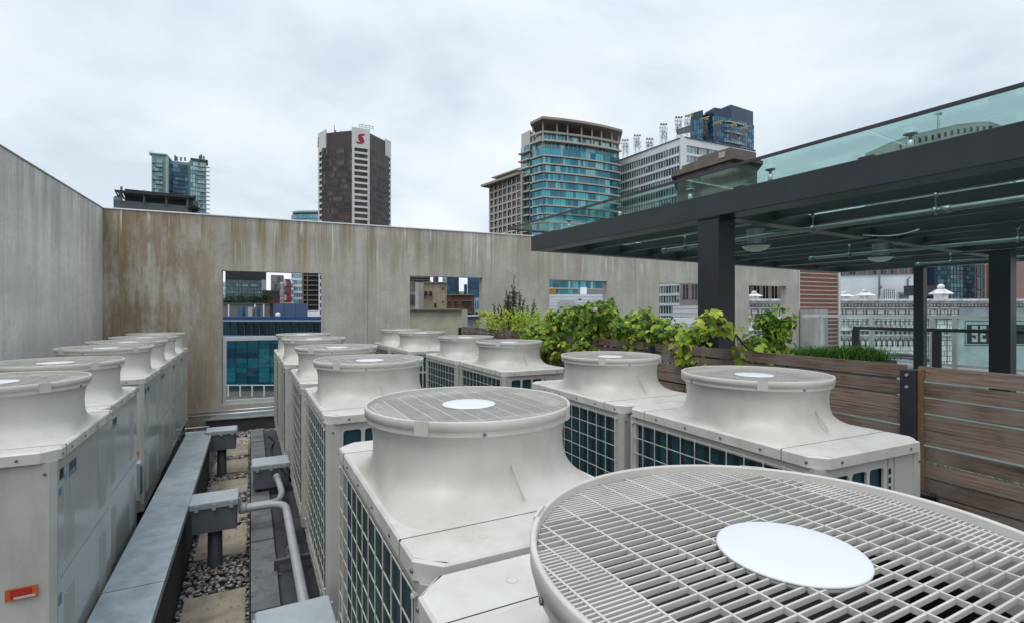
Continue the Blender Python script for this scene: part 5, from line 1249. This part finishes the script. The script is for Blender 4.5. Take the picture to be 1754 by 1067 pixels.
for f in range(5):
    zc = Z(410,97)-f*4.3
    for k in range(17):
        px = 1169+k*15.2; a = W(px, 97.9); c = W(px+10.5, 97.9); gband('window', sb_, a, c, zc-2.7, zc, 2, gd2, mk_pk, .12, f*20+k, md=.2)

# --- pale curved building and antenna seen through the canopy glass
pc_ = thing('curved_building', 'pale concrete building with a bowed roofline seen through the canopy glass', 'building', (*W(1620,200), GND)); D = 200
mk_p = mat('pale_grey_concrete', (0.46,0.44,0.41), .8, 0, .15, .2)
pl3 = [(1527,243),(1570,229),(1610,220),(1640,213),(1670,209),(1695,208),(1712,214),(1740,222)]
for i in range(len(pl3)-1):
    a, c = W(pl3[i][0],200), W(pl3[i+1][0],200); b = MB(); z0_, z1_ = Z(pl3[i][1],200), Z(pl3[i+1][1],200)
    b.add([(a[0],200,GND),(c[0],200,GND),(c[0],200,z1_),(a[0],200,z0_),(a[0],215,GND),(c[0],215,GND),(c[0],215,z1_),(a[0],215,z0_)], [(0,1,2,3),(3,2,6,7),(5,4,7,6),(4,0,3,7),(1,5,6,2)]); b.build('wall_bay', mk_p, pc_, world=True)
for k in range(18):
    px = 1540+k*11; t_ = next(i for i in range(len(pl3)-1) if pl3[i][0] <= px < pl3[i+1][0]) if px < 1740 else 6
    yy = lerp((pl3[t_][1],), (pl3[t_+1][1],), (px-pl3[t_][0])/(pl3[t_+1][0]-pl3[t_][0]))[0]+8
    a, c = W(px,199.9), W(px+5,199.9); gband('window', pc_, a, c, Z(yy+8,200), Z(yy,200), 1, gd2, mk_p, .1, k)
an = thing('antenna_mast', 'thin lattice antenna mast on the pale bowed building', 'mast', (*W(1607,203), Z(222,203))); x, y = W(1607,203)
b = MB(); z0, z1 = Z(224,203), Z(185,203)
for sx in (-.35,.35): b.tube([(x+sx,y,z0),(x+sx,y,z1)],.09,4)
for k in range(9): b.bar((x-.35,y,z0+k),(x+.35,y,z0+k+.9),.08)
b.build('lattice', mk_m, an, world=True); b = MB(); b.bar((x-1.4,y,Z(196,203)),(x+1.4,y,Z(195,203)),.3); b.box(x+.8,x+1.4,y-.3,y+.3,Z(197,203),Z(193,203)); b.build('crossarm', mk_m, an, world=True)

# ================================================================== seen through the wall openings
def simple(name, label, cat, x0, x1, ytop, D, depth, m, group=None, zb=GND, skew=0.0):
    """box-shaped building whose front spans px x0..x1 at distance D"""
    if x1-x0 < 100:
        k0, k1 = (x0-877)/FPX, (x1-877)/FPX; km = (k0+k1)/2; A, B = W(x0, D), W(x1, D*(1+km*k0)/(1+km*k1))
    else: A, B = W(x0, D+skew), W(x1, D)
    o = thing(name, label, cat, (*lerp(A, B, .5), zb), 0, group)
    core('wall', o, back(A, B, depth), zb, Z(ytop, D), m); return o, A, B
# blue glass neighbour
o, A, B = simple('glass_building', 'low office building in deep blue and teal glass seen through the leftmost opening', 'building', 330, 640, 547, 46, 20, mk_td)
gt1 = bandmats('sea_blue_pane', [(0.01,0.10,0.16),(0.012,0.15,0.21),(0.008,0.06,0.11),(0.015,0.18,0.24)], 0.15, 0.25)
gt0 = bandmats('night_blue_pane', [(0.008,0.03,0.05),(0.01,0.05,0.08),(0.01,0.09,0.13)], 0.15, 0.25); mk_bl = mat('bright_blue_metal', (0.012,0.045,0.14), 0.4, .1, .2, 2); mk_lb = mat('pale_blue_edge', (0.22,0.33,0.45), .5)
gband('window_band', o, *shift(A, B, .1), Z(572,46), Z(549,46), 24, gt0, mk_td, .08, 1)
for f in range(10):
    z1 = Z(579+f*8.2,46); gband('window_band', o, *shift(A, B, .35), z1-.415, z1, 16, gt1 if f%3 else gt1+gt0, gt0[1], .05, f+10, md=.08)
slab('roof_edge', o, A, B, Z(547,46), Z(541.5,46), .9, mk_bl); slab('roof_edge', o, *shift(A, B, .45), Z(549.5,46), Z(547.2,46), .9, mk_lb)
slab('ledge', o, *shift(A, B, .3), Z(578,46), Z(573,46), .6, mk_lb)
b = MB(); b.prism([W(300,22), W(700,22), W(700,46), W(300,46)], GND, -5.0); o2 = thing('podium_building', 'flat brown podium roof far below the leftmost opening', 'building', (*W(430,30), GND)); b.build('roof', mat('brown_roof_deck', (0.16,0.125,0.11), .85, 0, .3, .6), o2, world=True)
rl2 = thing('roof_railing', 'white thin railing at the foot of the blue glass building', 'railing', (*W(430,43), -5.0)); b = MB()
b.bar((*W(340,43),-4.05),(*W(520,43),-4.05),.07)
b.build('rail', mk_w, rl2, world=True)
for k in range(9): x, y = W(350+k*20.5,43); b = MB(); b.box(x-.04,x+.04,y-.04,y+.04,-5.0,-4.09); b.build('post', mk_w, rl2, world=True)
# roof plant on it
o, A, B = simple('roof_plant_room', 'grey rooftop plant enclosure standing on the blue glass building', 'plant room', 370, 462, 519.5, 50, 6, mat('grey_cladding', (0.19,0.19,0.185), .7, 0, .15, 1), zb=Z(547,46))
slab('coping', o, A, B, Z(520,50), Z(518.5,50), .2, mk_kg)
for px in (392, 437, 452): x, y = W(px, 49.9); b = MB(); b.box(x-.05,x+.05,y-.05,y,Z(541,50),Z(521,50)); b.build('seam_post', mk_w, o, world=True)
mk_cab = mat('dusty_blue_cabinet', (0.06,0.11,0.20), .6, 0, .3, 3)
for px, w_, mm_ in ((413,9,mk_cab),(431,7,mat('dull_cabinet', (0.38,0.37,0.38), .7)),(441,4,mk_cab)):
    x, y = W(px, 49.6); b = MB(); b.box(x-w_*.5*.057, x+w_*.5*.057, y-.3, y+.3, Z(541,49.6), Z(526,49.6)); tag(b.build('roof_unit', mm_), 'small %s cabinet on the blue glass roof%s' % ('blue' if mm_ is mk_cab else 'white', {413:', the widest',431:' between the two blue ones',441:', the narrow one'}[px]), 'cabinet')
o, A, B = simple('roof_plant_room', 'blue metal clad box on the roof of the blue glass building', 'plant room', 468, 526, 519.5, 49, 5, mat('slate_blue_cladding', (0.065,0.10,0.19), .5, .1, .1, 1), zb=Z(547,46))
for px in (487, 506): x, y = W(px, 48.98); b = MB(); b.box(x-.03,x+.03,y-.02,y,Z(545,49),Z(520,49)); b.build('seam', mk_bl, o, world=True)
b = MB(); b.lathe([(.20,0),(.22,.25),(.17,.40),(.07,.47)], 0, 0, 12); v = b.build('roof_vent', mk_w); v.location = (*W(476,47.5), Z(543,47.5)); tag(v, 'small white domed vent in front of the blue clad roof box', 'vent')
b = MB(); b.prism([W(527,50),W(548,50),W(548,53),W(527,53)], Z(545,50), Z(532,50)); tag(b.build('roof_unit', mk_w), 'pale flat air handler at the right end of the blue glass roof', 'roof unit')
b = MB(); b.prism([W(330,50.5),W(640,50.5),W(640,58),W(330,58)], Z(547,46), Z(546,50.5)); 
# trees in a row
r = random.Random(33)
for k in range(7):
    px = 387+k*11.5; D = 70+k%3*2; x, y = W(px, D); o = thing('street_tree', 'dark round tree, %s from the left above the blue glass building' % ['first','second','third','fourth','fifth','sixth','seventh'][k], 'tree', (x, y, GND), 0, 'trees beyond the blue roof')
    b = MB(); R_ = .95+r.uniform(-.1,.2); zc = Z(514+r.uniform(-1.5,1.5), D)
    cl = [Vector((x,y,zc))+rvec(r)*R_*.55 for _ in range(7)]
    for q in range(520):
        c = r.choice(cl); d = rvec(r,.1); p = c+d*R_*.55*r.random()**.35; small_leaf(b, p, (d+rvec(r)*.5), rvec(r), r.uniform(.14,.26), 0, .7)
    b.build('crown', M['tree1'], o, world=True); b = MB(); b.tube([(x,y,GND),(x,y,zc-.5),(x+.1,y,zc)],[.25,.12,.05],6); b.build('trunk', M['stem'], o, world=True)
# green office
gg = bandmats('dark_green_pane', [(0.02,0.08,0.085),(0.03,0.13,0.13),(0.06,0.18,0.18),(0.015,0.05,0.055)], .12, .4)
o, A, B = simple('office_building', 'dark green glazed office block with black top seen above the trees in the leftmost opening', 'building', 386, 456, 462, 150, 25, mk_td, skew=6)
slab('top_band', o, *shift(A, B, .1), Z(478,150), Z(462,150), .4, mk_k)
for f in range(9):
    z1 = Z(478.5+f*6.2,150); gband('window_band', o, *shift(A, lerp(A,B,.88), .1), z1-.82, z1, 24, gg+[mk_aq] if f in (1,3) else gg, mk_aq, .08, f+30, md=.2); slab('spandrel', o, *shift(A, B, .1), z1-1.08, z1-.83, .2, mk_td)
slab('side_pier', o, *shift(lerp(A,B,.885), B, .3), GND, Z(478,150), .5, mat('pale_grey_panel', (0.35,0.38,0.42), .6))
o, A, B = simple('plant_tower', 'black windowless box rising behind the trees in the leftmost opening', 'building', 449, 479, 497, 90, 10, mk_k); slab('base_band', o, *shift(A,B,.1), Z(520,90), Z(513,90), .3, mat('dark_red_brick', (.09,.03,.025), .8))
def tower(label, x0, x1, ytop, D, cols, wallm, nf, nw, fh, seed, skew=0, rough=.15, met=.4, y0=None, frac=.3, name='residential_tower'):
    o, A, B = simple(name, label, 'tower', x0, x1, ytop, D, 22, wallm, skew=skew); g_ = bandmats(name+'_pane_%d' % seed, cols, rough, met)
    zt = Z(y0 or ytop, D)
    for f in range(nf):
        z1 = zt-fh*.25-f*fh; gband('window_band', o, *shift(A, B, .08), z1-fh*(1-frac), z1, nw, g_, wallm, .12, seed+f, md=.25)
    return o, A, B
mk_gb = mat('grey_brick', (0.17,0.17,0.17), .8, 0, .2, .5)
tower('slim grey tower directly left of the red one in the leftmost opening', 464, 486, 471, 210, [(.05,.06,.08),(.14,.16,.18),(.22,.2,.18)], mk_gb, 12, 8, 2.9, 40)
tower('narrow white tower just left of the red lattice front', 480, 489, 483, 190, [(.10,.14,.17),(.3,.33,.36)], mk_w, 9, 4, 2.8, 55)
o, A, B = tower('narrow building with red framed front in the leftmost opening', 487, 498, 478, 185, [(.2,.05,.07),(.5,.45,.45),(.08,.1,.12)], mat('crimson_cladding', (.26,.02,.04), .6), 11, 3, 2.6, 60)
tower('slim pale tower behind the red framed one', 495, 503, 482, 215, [(.25,.3,.33),(.15,.2,.23)], mk_w, 9, 3, 2.8, 62)
tower('teal glass tower with white floor edges in the leftmost opening', 500, 517, 466, 230, [(.06,.25,.30),(.12,.36,.40),(.04,.12,.16)], mk_w, 16, 6, 2.9, 80, frac=.38)
o, A, B = simple('parking_tower', 'brown tower with dark strip floors and a white edged corner in the leftmost opening', 'tower', 517, 546, 462, 140, 18, mk_k, skew=0)
mk_tb = mat('taupe_band', (0.20,0.165,0.14), .8)
for f in range(13): slab('floor_slab', o, *shift(A, B, .4), Z(540,140)+f*1.32*1.02, Z(540,140)+f*1.35+.28, .5, mk_tb)
slab('pier', o, *shift(A, lerp(A,B,.1), .5), GND, Z(462,140), .6, mk_tb); slab('pier', o, *shift(lerp(A,B,.3), lerp(A,B,.36), .5), GND, Z(462,140), .6, mk_tb)
a, c = W(546,139), W(551,139.4)
b = MB(); b.wall(a, c, GND, Z(460,140), .6, 0); b.build('white_corner', mk_w, o, world=True)
for f in range(7): z = Z(538,140)+f*1.9; b = MB(); b.wall(lerp(a,c,.35), lerp(a,c,.7), z, z+1.1, .1, .31); b.build('corner_window', M['dark'], o, world=True)
tower('pale distant tower at the far left edge of the leftmost opening', 372, 388, 482, 260, [(.3,.34,.38),(.45,.48,.5)], mk_w, 12, 5, 2.9, 120)
# second opening
mk_cl = mat('classic_grey_stone', (0.21,0.19,0.17), .85, 0, .3, .5)
o, A, B = tower('ornate grey stone building at the left edge of the second opening', 690, 737, 475, 110, [(.03,.03,.035),(.08,.08,.085),(.15,.14,.13)], mk_cl, 12, 10, 3.0, 140, name='stone_building')
slab('cornice', o, A, B, Z(475.5,110), Z(472.5,110), 1.0, mk_cl); slab('cornice', o, A, B, Z(480,110), Z(478.5,110), .7, mk_cl)
mk_tan = concrete('stained_tan_render', (0.40,0.35,0.25), (0.20,0.13,0.08), .6, 0.0)
o, A, B = simple('rendered_building', 'plain tan rendered building with stained wall and small dark windows in the second opening', 'building', 724, 765, 484, 60, 9, mk_tan)
slab('parapet', o, A, B, Z(484.5,60), Z(483,60), .3, mk_cl)
o3 = MB(); o3.wall(W(714,58), A, GND, Z(485,60), .4); o3.build('side_wall', mat('pale_side_render', (0.42,0.40,0.36), .85, 0, .25, .6), o, world=True)
for x0, x1, y0, y1 in ((727,732,499,507),(735,740,499,508),(757,760,492,497),(744,748,519,527),(757,759.5,515,519)):
    b = MB(); b.wall(W(x0,59.96), W(x1,59.96), Z(y1,60), Z(y0,60), .06, .03); w_ = b.build('window', M['dark'], o, world=True)
    b = MB(); b.wall(W(x0-.6,59.96), W(x1+.6,59.96), Z(y1+.9,60), Z(y1,60), .2, .08); b.build('sill', mk_cl, w_, world=True)
o, A, B = simple('brick_building', 'dark brown brick building with small windows in the second opening', 'building', 765, 812, 505, 75, 12, mat('brown_brick', (0.115,0.062,0.042), .85, 0, .3, 1.5))
slab('coping', o, A, B, Z(505.5,75), Z(504,75), .3, mk_cl)
for x0, x1, y0, y1 in ((768,771,515,522),(779,783,515,522),(792,808,515.5,522),(792,808,535,540),(814,819,534,540),(768,772,536,541)):
    b = MB(); b.wall(W(x0,74.95), W(x1,74.95), Z(y1,75), Z(y0,75), .06, .03); w_ = b.build('window', M['dark'], o, world=True)
    b = MB(); b.wall(W(x0-.4,74.9), W(x1+.4,74.9), Z(y0,75), Z(y0-1,75), .1, .05); b.build('lintel', mk_cl, w_, world=True)
tower('navy glass tower left of the bright sky gap in the second opening', 766, 786, 455, 200, [(.01,.04,.08),(.015,.07,.12),(.02,.10,.16)], mk_b, 20, 8, 2.4, 160, frac=.15, name='glass_tower')
tower('navy glass tower filling the right side of the second opening', 801, 832, 460, 190, [(.01,.04,.08),(.015,.07,.12),(.02,.10,.16)], mk_b, 20, 9, 2.4, 190, frac=.15, name='glass_tower')
tower('short dark blue tower partly covering the sky gap in the second opening', 795, 800, 487, 230, [(.015,.05,.1),(.03,.1,.16)], mk_b, 10, 3, 2.6, 220, name='glass_tower')
tower('pale distant tower low in the sky gap of the second opening', 783, 798, 499, 320, [(.3,.4,.46),(.2,.3,.36)], mk_aq, 6, 4, 3, 225, name='office_tower')
tower('dark slim tower beside the tan building top in the second opening', 742, 751, 470, 260, [(.03,.06,.09),(.06,.1,.14)], mk_b, 14, 4, 3, 230, name='glass_tower')
tower('pale blue slab tower right of the tan building top', 758, 766, 470, 280, [(.2,.35,.42),(.3,.44,.5)], mk_aq, 14, 4, 3, 240, name='office_tower')
tower('small teal glass block at the right edge of the brown brick building', 813, 828, 510, 120, [(.08,.18,.22),(.2,.34,.38)], mk_aq, 6, 5, 2.6, 246, name='glass_building')
o, A, B = simple('low_building', 'low pale concrete wall just beyond the second opening', 'building', 690, 791, 529, 15.5, 2, mat('pale_lime_render', (0.45,0.43,0.34), .85, 0, .2, 2.5, .1, 30))
slab('coping', o, A, B, Z(530.3,15.5), Z(528.5,15.5), .12, mat('stained_coping', (0.30,0.28,0.22), .9, 0, .4, 4))
o, A, B = simple('low_roof', 'low grey metal roof right of the pale wall beyond the second opening', 'building', 791, 860, 540, 22, 4, mat('blue_grey_roof', (0.22,0.27,0.30), .6, 0, .2, 1)); slab('roof_edge', o, A, B, Z(541,22), Z(538.8,22), .3, M['alu_pale'])
# third opening
mk_wb = mat('white_block_wall', (0.58,0.60,0.63), .8, 0, .1, .8)
o, A, B = simple('white_building', 'plain white painted building filling the lower third opening', 'building', 925, 1060, 504, 42, 10, mk_wb)
for k in range(12): slab('joint', o, *shift(A, B, .01), Z(508+k*5,42), Z(507.6+k*5,42), .02, mk_w, .0)
b = MB(); b.wall(W(958,41.9), W(984,41.9), Z(540,42), Z(515,42), .1, .05); b.build('louvre_panel', mat('light_louvre', (0.40,0.41,0.42), .7, 0, .15, 3, stretch=(.2,.2,6)), o, world=True)
b = MB(); b.prism([W(994,44),W(1005,44),W(1005,46),W(994,46)], Z(506,42), Z(492,44)); tag(b.build('chimney', mk_w), 'white square vent stack on the white building in the third opening', 'chimney')
b = MB(); b.prism([W(1001,46.5),W(1045,46.5),W(1045,50),W(1001,50)], Z(506,42), Z(496,46.5)); tag(b.build('roof_unit', mk_gb), 'long grey housing on the white building roof in the third opening', 'roof unit')
b = MB(); x, y = W(944.5,44)
b.lathe([(.32,Z(504,44)),(.32,Z(493.5,44)),(.1,Z(492,44))], x, y, 10)
for k in range(3): b.lathe([(.42,Z(502-k*3.2,44)),(.42,Z(501-k*3.2,44))], x, y, 10)
tag(b.build('roof_vent', mat('orange_vent', (.45,.22,.04), .6)), 'orange yellow round vent at the left side of the third opening', 'vent')
# fourth opening, low neighbouring parapets
o, A, B = simple('low_building', 'low white parapet and flat roof seen beyond the fourth opening', 'building', 1100, 1215, 553, 24, 6, mk_wb); slab('parapet', o, A, (B[0],B[1]-1.2), Z(549,24)-.1, Z(543.5,24), .3, mk_w)
b = MB(); A2, B2 = W(1120,18.5), W(1215,16.8); b.wall(A2, B2, GND, Z(562,18), .5); b.build('front_parapet', mk_gb, o, world=True)

# ================================================================== ornate white building on the right
D = 32.0; tbm = bpy.data.materials.new('white_glazed_terracotta'); tbm.use_nodes = True
t = tbm.node_tree; n = t.nodes; l = t.links; bb = n['Principled BSDF']; bb.inputs['Roughness'].default_value = 0.5
tcn = n.new('ShaderNodeTexCoord'); sp2 = n.new('ShaderNodeSeparateXYZ'); l.new(tcn.outputs['Object'], sp2.inputs[0]); cmb = n.new('ShaderNodeCombineXYZ'); l.new(sp2.outputs['X'], cmb.inputs[0]); l.new(sp2.outputs['Z'], cmb.inputs[1])
br = n.new('ShaderNodeTexBrick'); br.inputs['Scale'].default_value = 1.0; br.inputs['Mortar Size'].default_value = 0.022; br.inputs['Brick Width'].default_value = 0.62; br.inputs['Row Height'].default_value = 0.33
br.inputs['Color1'].default_value = (.82,.82,.83,1); br.inputs['Color2'].default_value = (.64,.65,.65,1); br.inputs['Mortar'].default_value = (.12,.11,.10,1); l.new(cmb.outputs[0], br.inputs['Vector'])
nz = n.new('ShaderNodeTexNoise'); nz.inputs['Scale'].default_value = 2.2; nz.inputs['Detail'].default_value = 8; l.new(tcn.outputs['Object'], nz.inputs['Vector'])
mr = n.new('ShaderNodeMapRange'); mr.inputs['From Min'].default_value = .57; mr.inputs['From Max'].default_value = .74; mr.inputs['To Max'].default_value = .5; l.new(nz.outputs['Fac'], mr.inputs['Value'])
mxx = n.new('ShaderNodeMix'); mxx.data_type = 'RGBA'; l.new(mr.outputs[0], mxx.inputs['Factor']); l.new(br.outputs['Color'], mxx.inputs['A']); mxx.inputs['B'].default_value = (.30,.29,.27,1); l.new(mxx.outputs['Result'], bb.inputs['Base Color'])
mk_tc = mat('terracotta_trim', (0.76,0.76,0.77), .5, 0, .3, 2.5, dirt=(.42,.41,.39)); mk_jt = mat('dark_joint', (0.16,0.15,0.14), .9); mk_ink = mat('worn_black_line', (0.03,0.03,0.03), .9)
TX0, TX1 = W(1255,D)[0], W(2150,D)[0]
tb = thing('ornate_building', 'ornate white glazed building with heavy cornice, arched ornament and finials behind the glass railing', 'building', (W(1500,D)[0], D, GND))
zc = lambda y: Z(y, D); xc = lambda px: W(px, D)[0]
b = MB(); b.box(TX0, xc(1640), D, D+12, GND, zc(521)); b.build('wall', tbm, tb, world=True)
b = MB(); b.box(xc(1640)+.001, TX1, D, D+12, GND, zc(521)); b.build('side_wall', mat('painted_pale_wall', (0.47,0.56,0.56), .8, 0, .14, 1.3, dirt=(.33,.40,.40)), tb, world=True)
b = MB(); b.box(TX0-.3, TX1, D-.50, D+1, zc(515.5), zc(512)); b.box(TX0-.2, TX1, D-.36, D+1, zc(519), zc(515.51)); b.box(TX0-.1, TX1, D-.16, D+1, zc(521.5), zc(519.01)); b.build('cornice', mk_tc, tb, world=True)
for k in range(170):
    x = TX0+.1+k*.215; q = 877+x/D*FPX
    if 1272 < q < 1356 or 1438 < q < 1764: b = MB(); b.box(x, x+.11, D-.15, D-.002, zc(524.5), zc(521.6)); b.build('dentil', mk_tc, tb, world=True)
b = MB(); b.box(TX0, TX1, D-.012, D-.002, zc(525.5), zc(521.7)); b.build('dentil_recess', mk_jt, tb, world=True)
b = MB(); b.box(TX0, xc(1640), D-.10, D-.002, zc(528), zc(526)); b.box(TX0, xc(1640), D-.12, D-.002, zc(545), zc(542.5)); b.box(TX0, xc(1640), D-.22, D-.002, zc(565), zc(561)); b.box(TX0, xc(1640), D-.10, D-.002, zc(574.5), zc(572.5)); b.build('string_course', mk_tc, tb, world=True)
for k in range(28):
    px = 1268+k*18.0
    if px > 1628: break
    b = MB(); x0, x1 = xc(px), xc(px+14)
    for q0, q1, r0, r1 in ((x0,x1,zc(531),zc(530.2)),(x0,x1,zc(541),zc(540.2)),(x0,x0+.05,zc(540.2),zc(531)),(x1-.05,x1,zc(540.2),zc(531))): b.box(q0, q1, D-.03, D-.002, r0, r1)
    b.build('panel_frame', mk_jt, tb, world=True)
for k in range(64):
    px = 1262+k*8.0
    if px > 1575: break
    x = xc(px); b = MB(); b.lathe([(.05,zc(560)),(.05,zc(548))], x, D-.10, 8); b.box(x-.09, x+.09, D-.2, D-.002, zc(548)+.001, zc(546)); b.build('colonnette', mk_tc, tb, world=True)
b = MB()
for k in range(50):
    px = 1262+k*8.0
    if px > 1575: break
    x = xc(px); b.box(x-.07, x+.03, D-.06, D-.002, zc(571), zc(567))
b.build('frieze_ornament', mk_jt, tb, world=True)
for k in range(40):
    px = 1266+k*9.2
    if px > 1580: break
    x = xc(px); b = MB(); P = [(x+.15*math.cos(R(a)), D-.04, zc(584)+.22*math.sin(R(a))) for a in range(0, 181, 20)]; b.tube([(x+.15,D-.04,zc(592)),*P,(x-.15,D-.04,zc(592))], .028, 5); b.build('small_arch', mk_jt, tb, world=True)
b = MB()
for rad_, w_ in ((3.3,.10),(3.05,.05),(2.6,.05)):
    b.tube([(xc(1535)+rad_*1.25*math.cos(R(a)), D-.08, zc(608)-2.6+rad_*.82*math.sin(R(a))) for a in range(15, 166, 6)], w_, 6)
b.build('large_arch', mk_jt, tb, world=True)
b = MB()
for px in (1590, 1604, 1622, 1636): b.box(xc(px)-.03, xc(px)+.03, D-.02, D-.002, zc(680), zc(545))
b.build('pier_joint', mk_jt, tb, world=True)
def finial(px, top, hw, label):
    o = thing('finial', label, 'finial', (xc(px), D+.1, zc(512)+.001), 0, 'finials on the ornate cornice'); h_ = zc(top)-zc(512)
    b = MB(); w = hw*D/FPX
    b.box(-w*.52, w*.52, -.3, .3, 0, h_*.30); b.box(-w*.66, w*.66, -.38, .38, h_*.30+.001, h_*.34)
    b.build('pedestal', mk_tc, o)
    b = MB(); vs = [(-w,-.5,h_*.341),(w,-.5,h_*.341),(w,.5,h_*.341),(-w,.5,h_*.341),(-w*.9,-.45,h_*.40),(w*.9,-.45,h_*.40),(w*.9,.45,h_*.40),(-w*.9,.45,h_*.40),(-w*.34,-.16,h_*.66),(w*.34,-.16,h_*.66),(w*.34,.16,h_*.66),(-w*.34,.16,h_*.66)]
    b.add(vs, [(3,2,1,0),(0,1,5,4),(1,2,6,5),(2,3,7,6),(3,0,4,7),(4,5,9,8),(5,6,10,9),(6,7,11,10),(7,4,8,11),(8,9,10,11)]); b.build('hood', mk_tc, o)
    b = MB(); b.lathe([(w*.26,h_*.661),(w*.46,h_*.74),(w*.46,h_*.86),(w*.26,h_*.96),(0.001,h_)], 0, 0, 10); b.build('knob', mk_tc, o)
finial(1293,498,9,'white carved finial visible through the opening right of the thick post')
finial(1448,499,9,'white carved finial half hidden by the cedar slatted screen')
finial(1483,495,10,'white rounded finial left of the slim far canopy post')
finial(1614,486,11,'white finial with pointed pyramid hood right of the slim far canopy post')
# painted sign
sg = thing('painted_sign', 'worn black painted wall sign with white capital letters beginning SEN behind the railing', 'sign', (xc(1652), D, zc(600)))
b = MB(); b.box(xc(1652.5), xc(1790), D-.012, D-.002, zc(591), zc(590)); b.box(xc(1652.5), xc(1790), D-.012, D-.002, zc(549.5), zc(548.5)); b.box(xc(1652.5), xc(1653.6), D-.012, D-.002, zc(589.9), zc(549.6)); b.build('border', mk_ink, sg, world=True)
b = MB(); b.box(xc(1656), xc(1788), D-.014, D-.002, zc(588), zc(555)); b.build('sign_field', mat('worn_black_paint', (0.045,0.045,0.045), .8, 0, .6, 6), sg, world=True)
def letter(ch, x, w, z0, z1):
    S = {'S':[(0,.8,1,1),(0,.55,.34,.82),(0,.42,1,.6),(.66,.2,1,.44),(0,0,1,.2),(0,.2,.34,.28),(.66,.72,1,.8)],
         'E':[(0,0,.36,1),(.36,.8,1,1),(.36,.41,.85,.59),(.36,0,1,.2)],
         'N':[(0,0,.32,1),(.68,0,1,1)]}[ch]
    b = MB()
    for a0, b0, a1, b1 in S: b.box(x+a0*w, x+a1*w, D-.018, D-.0145, z0+(z1-z0)*b0, z0+(z1-z0)*b1)
    if ch == 'N':
        h_ = z1-z0; b.add([(x+.0*w,D-.0185,z1),(x+.32*w,D-.0185,z1),(x+w,D-.0185,z0),(x+.68*w,D-.0185,z0)], [(0,3,2,1)])
    b.build('letter', mat('worn_white_paint_'+ch, (0.50,0.52,0.50), .8, 0, .3, 8), sg, world=True)
x = xc(1664.3)
for ch in 'SEN': letter(ch, x, .375, zc(584.5), zc(557)); x += .53

# white plain building above it
wb = thing('white_building', 'plain white wall building with barred window rising behind the ornate cornice', 'building', (*W(1500,46), GND)); D2 = 46
b = MB(); b.prism([W(1430,47), W(1566,45), W(1566,55), W(1430,57)], GND, Z(471,46)); b.build('wall', mk_wb, wb, world=True)
b = MB(); b.prism([W(1430,46.9), W(1566,44.9), W(1566,45.4), W(1430,47.4)], Z(471,46)+.001, Z(470,46)); b.build('coping', mk_kg, wb, world=True)
b = MB(); b.wall(W(1515,45.5), W(1532.5,45.3), Z(513,45), Z(495,45), .1, .05); w_ = b.build('window', M['dark'], wb, world=True)
b = MB()
for k in range(6): p = lerp(W(1515.5,45.3), W(1532,45.1), k/5); b.box(p[0]-.02,p[0]+.02,p[1]-.12,p[1]-.08,Z(513,45),Z(495.5,45))
for k in range(5): z = Z(511-k*3.6,45); b.bar((*W(1515.3,45.2),z),(*W(1532.2,45.0),z),.035)
b.build('window_grille', mk_w, w_, world=True)
b = MB(); b.wall(W(1540,45.2), W(1552,45.1), Z(513,45), Z(504,45), .1, .05); b.build('door', mat('blue_grey_door', (.12,.17,.22), .6), wb, world=True)
b = MB(); b.wall(W(1538,45.1), W(1553,45.0), Z(503.5,45), Z(501,45), .4, .2); b.build('door_hood', mk_tb, wb, world=True)
b = MB(); x, y = W(1505.5,45.3); b.tube([(x,y,Z(513,45)),(x,y,Z(455,45))],.045,6); b.tube([(x+.12,y,Z(494,45)),(x+.12,y,Z(489,45))],.14,8); b.tube([(x+.1,y,Z(506,45)),(x+.1,y,Z(472,45))],.03,6)
x, y = W(1555,45.0); b.tube([(x,y,Z(513,45)),(x,y,Z(477,45)),(x+.2,y-.1,Z(475,45))],.06,6); b.build('drain_pipe', mk_td, wb, world=True)
b = MB(); x, y = W(1568,40); b.box(x-.3, W(1610,40)[0], 40, 40.8, Z(506,40), Z(489,40)); tag(b.build('roof_unit', mk_k), 'black boxy unit behind the slim far canopy post', 'roof unit')
# pink granite tower with curved blue glass
pg = thing('granite_tower', 'pink granite office building with square windows and a dark blue glass bay on the right', 'building', (*W(1600,78), GND)); D3_ = 78
mk_pg = mat('pink_granite', (0.30,0.185,0.155), .5, 0, .12, 1.2); gp2 = bandmats('ink_blue_pane', [(0.01,0.05,0.07),(0.02,0.09,0.12),(0.01,0.03,0.045),(0.05,0.16,0.19)], .12, .3)
core('tower_core', pg, [W(1425,80), W(1588,78), W(1588,100), W(1425,102)], GND, Z(430,78), mk_pg); core('tower_core', pg, [W(1668,78), W(1960,76), W(1960,100), W(1668,100)], GND, Z(430,78), mk_pg)
zr = [Z(463+k*22,78) for k in range(5)]
for zi, z in enumerate(zr):
    for k in range(9):
        px = 1437+k*17.6; gband('window', pg, W(px,79.7-k*.2), W(px+10.5,79.6-k*.2), z-.95+.0, z+.95-.1, 2, gp2, mk_pg, .06, zi*20+k, md=.2)
    for k in range(14):
        px = 1674+k*19.0
        gband('window', pg, W(px,77.7), W(px+12,77.6), z-.95, z+.85, 2, gp2, mk_pg, .06, zi*20+k+400, md=.2)
arc = [W(1588,78), W(1606,75.4), W(1628,74.3), W(1650,75.2), W(1669,77.6)]
core('glass_bay_core', pg, [(x, y+.4) for x, y in arc]+[W(1669,95), W(1588,95)], GND, Z(430,78), mk_b)
for f in range(14):
    for i in range(4): gband('window_band', pg, arc[i], arc[i+1], Z(436+f*7.2+6.4,76), Z(436+f*7.2,76), 4, gp2, mk_b, .05, f*5+i, md=.1)
print('objects', len(bpy.data.objects))
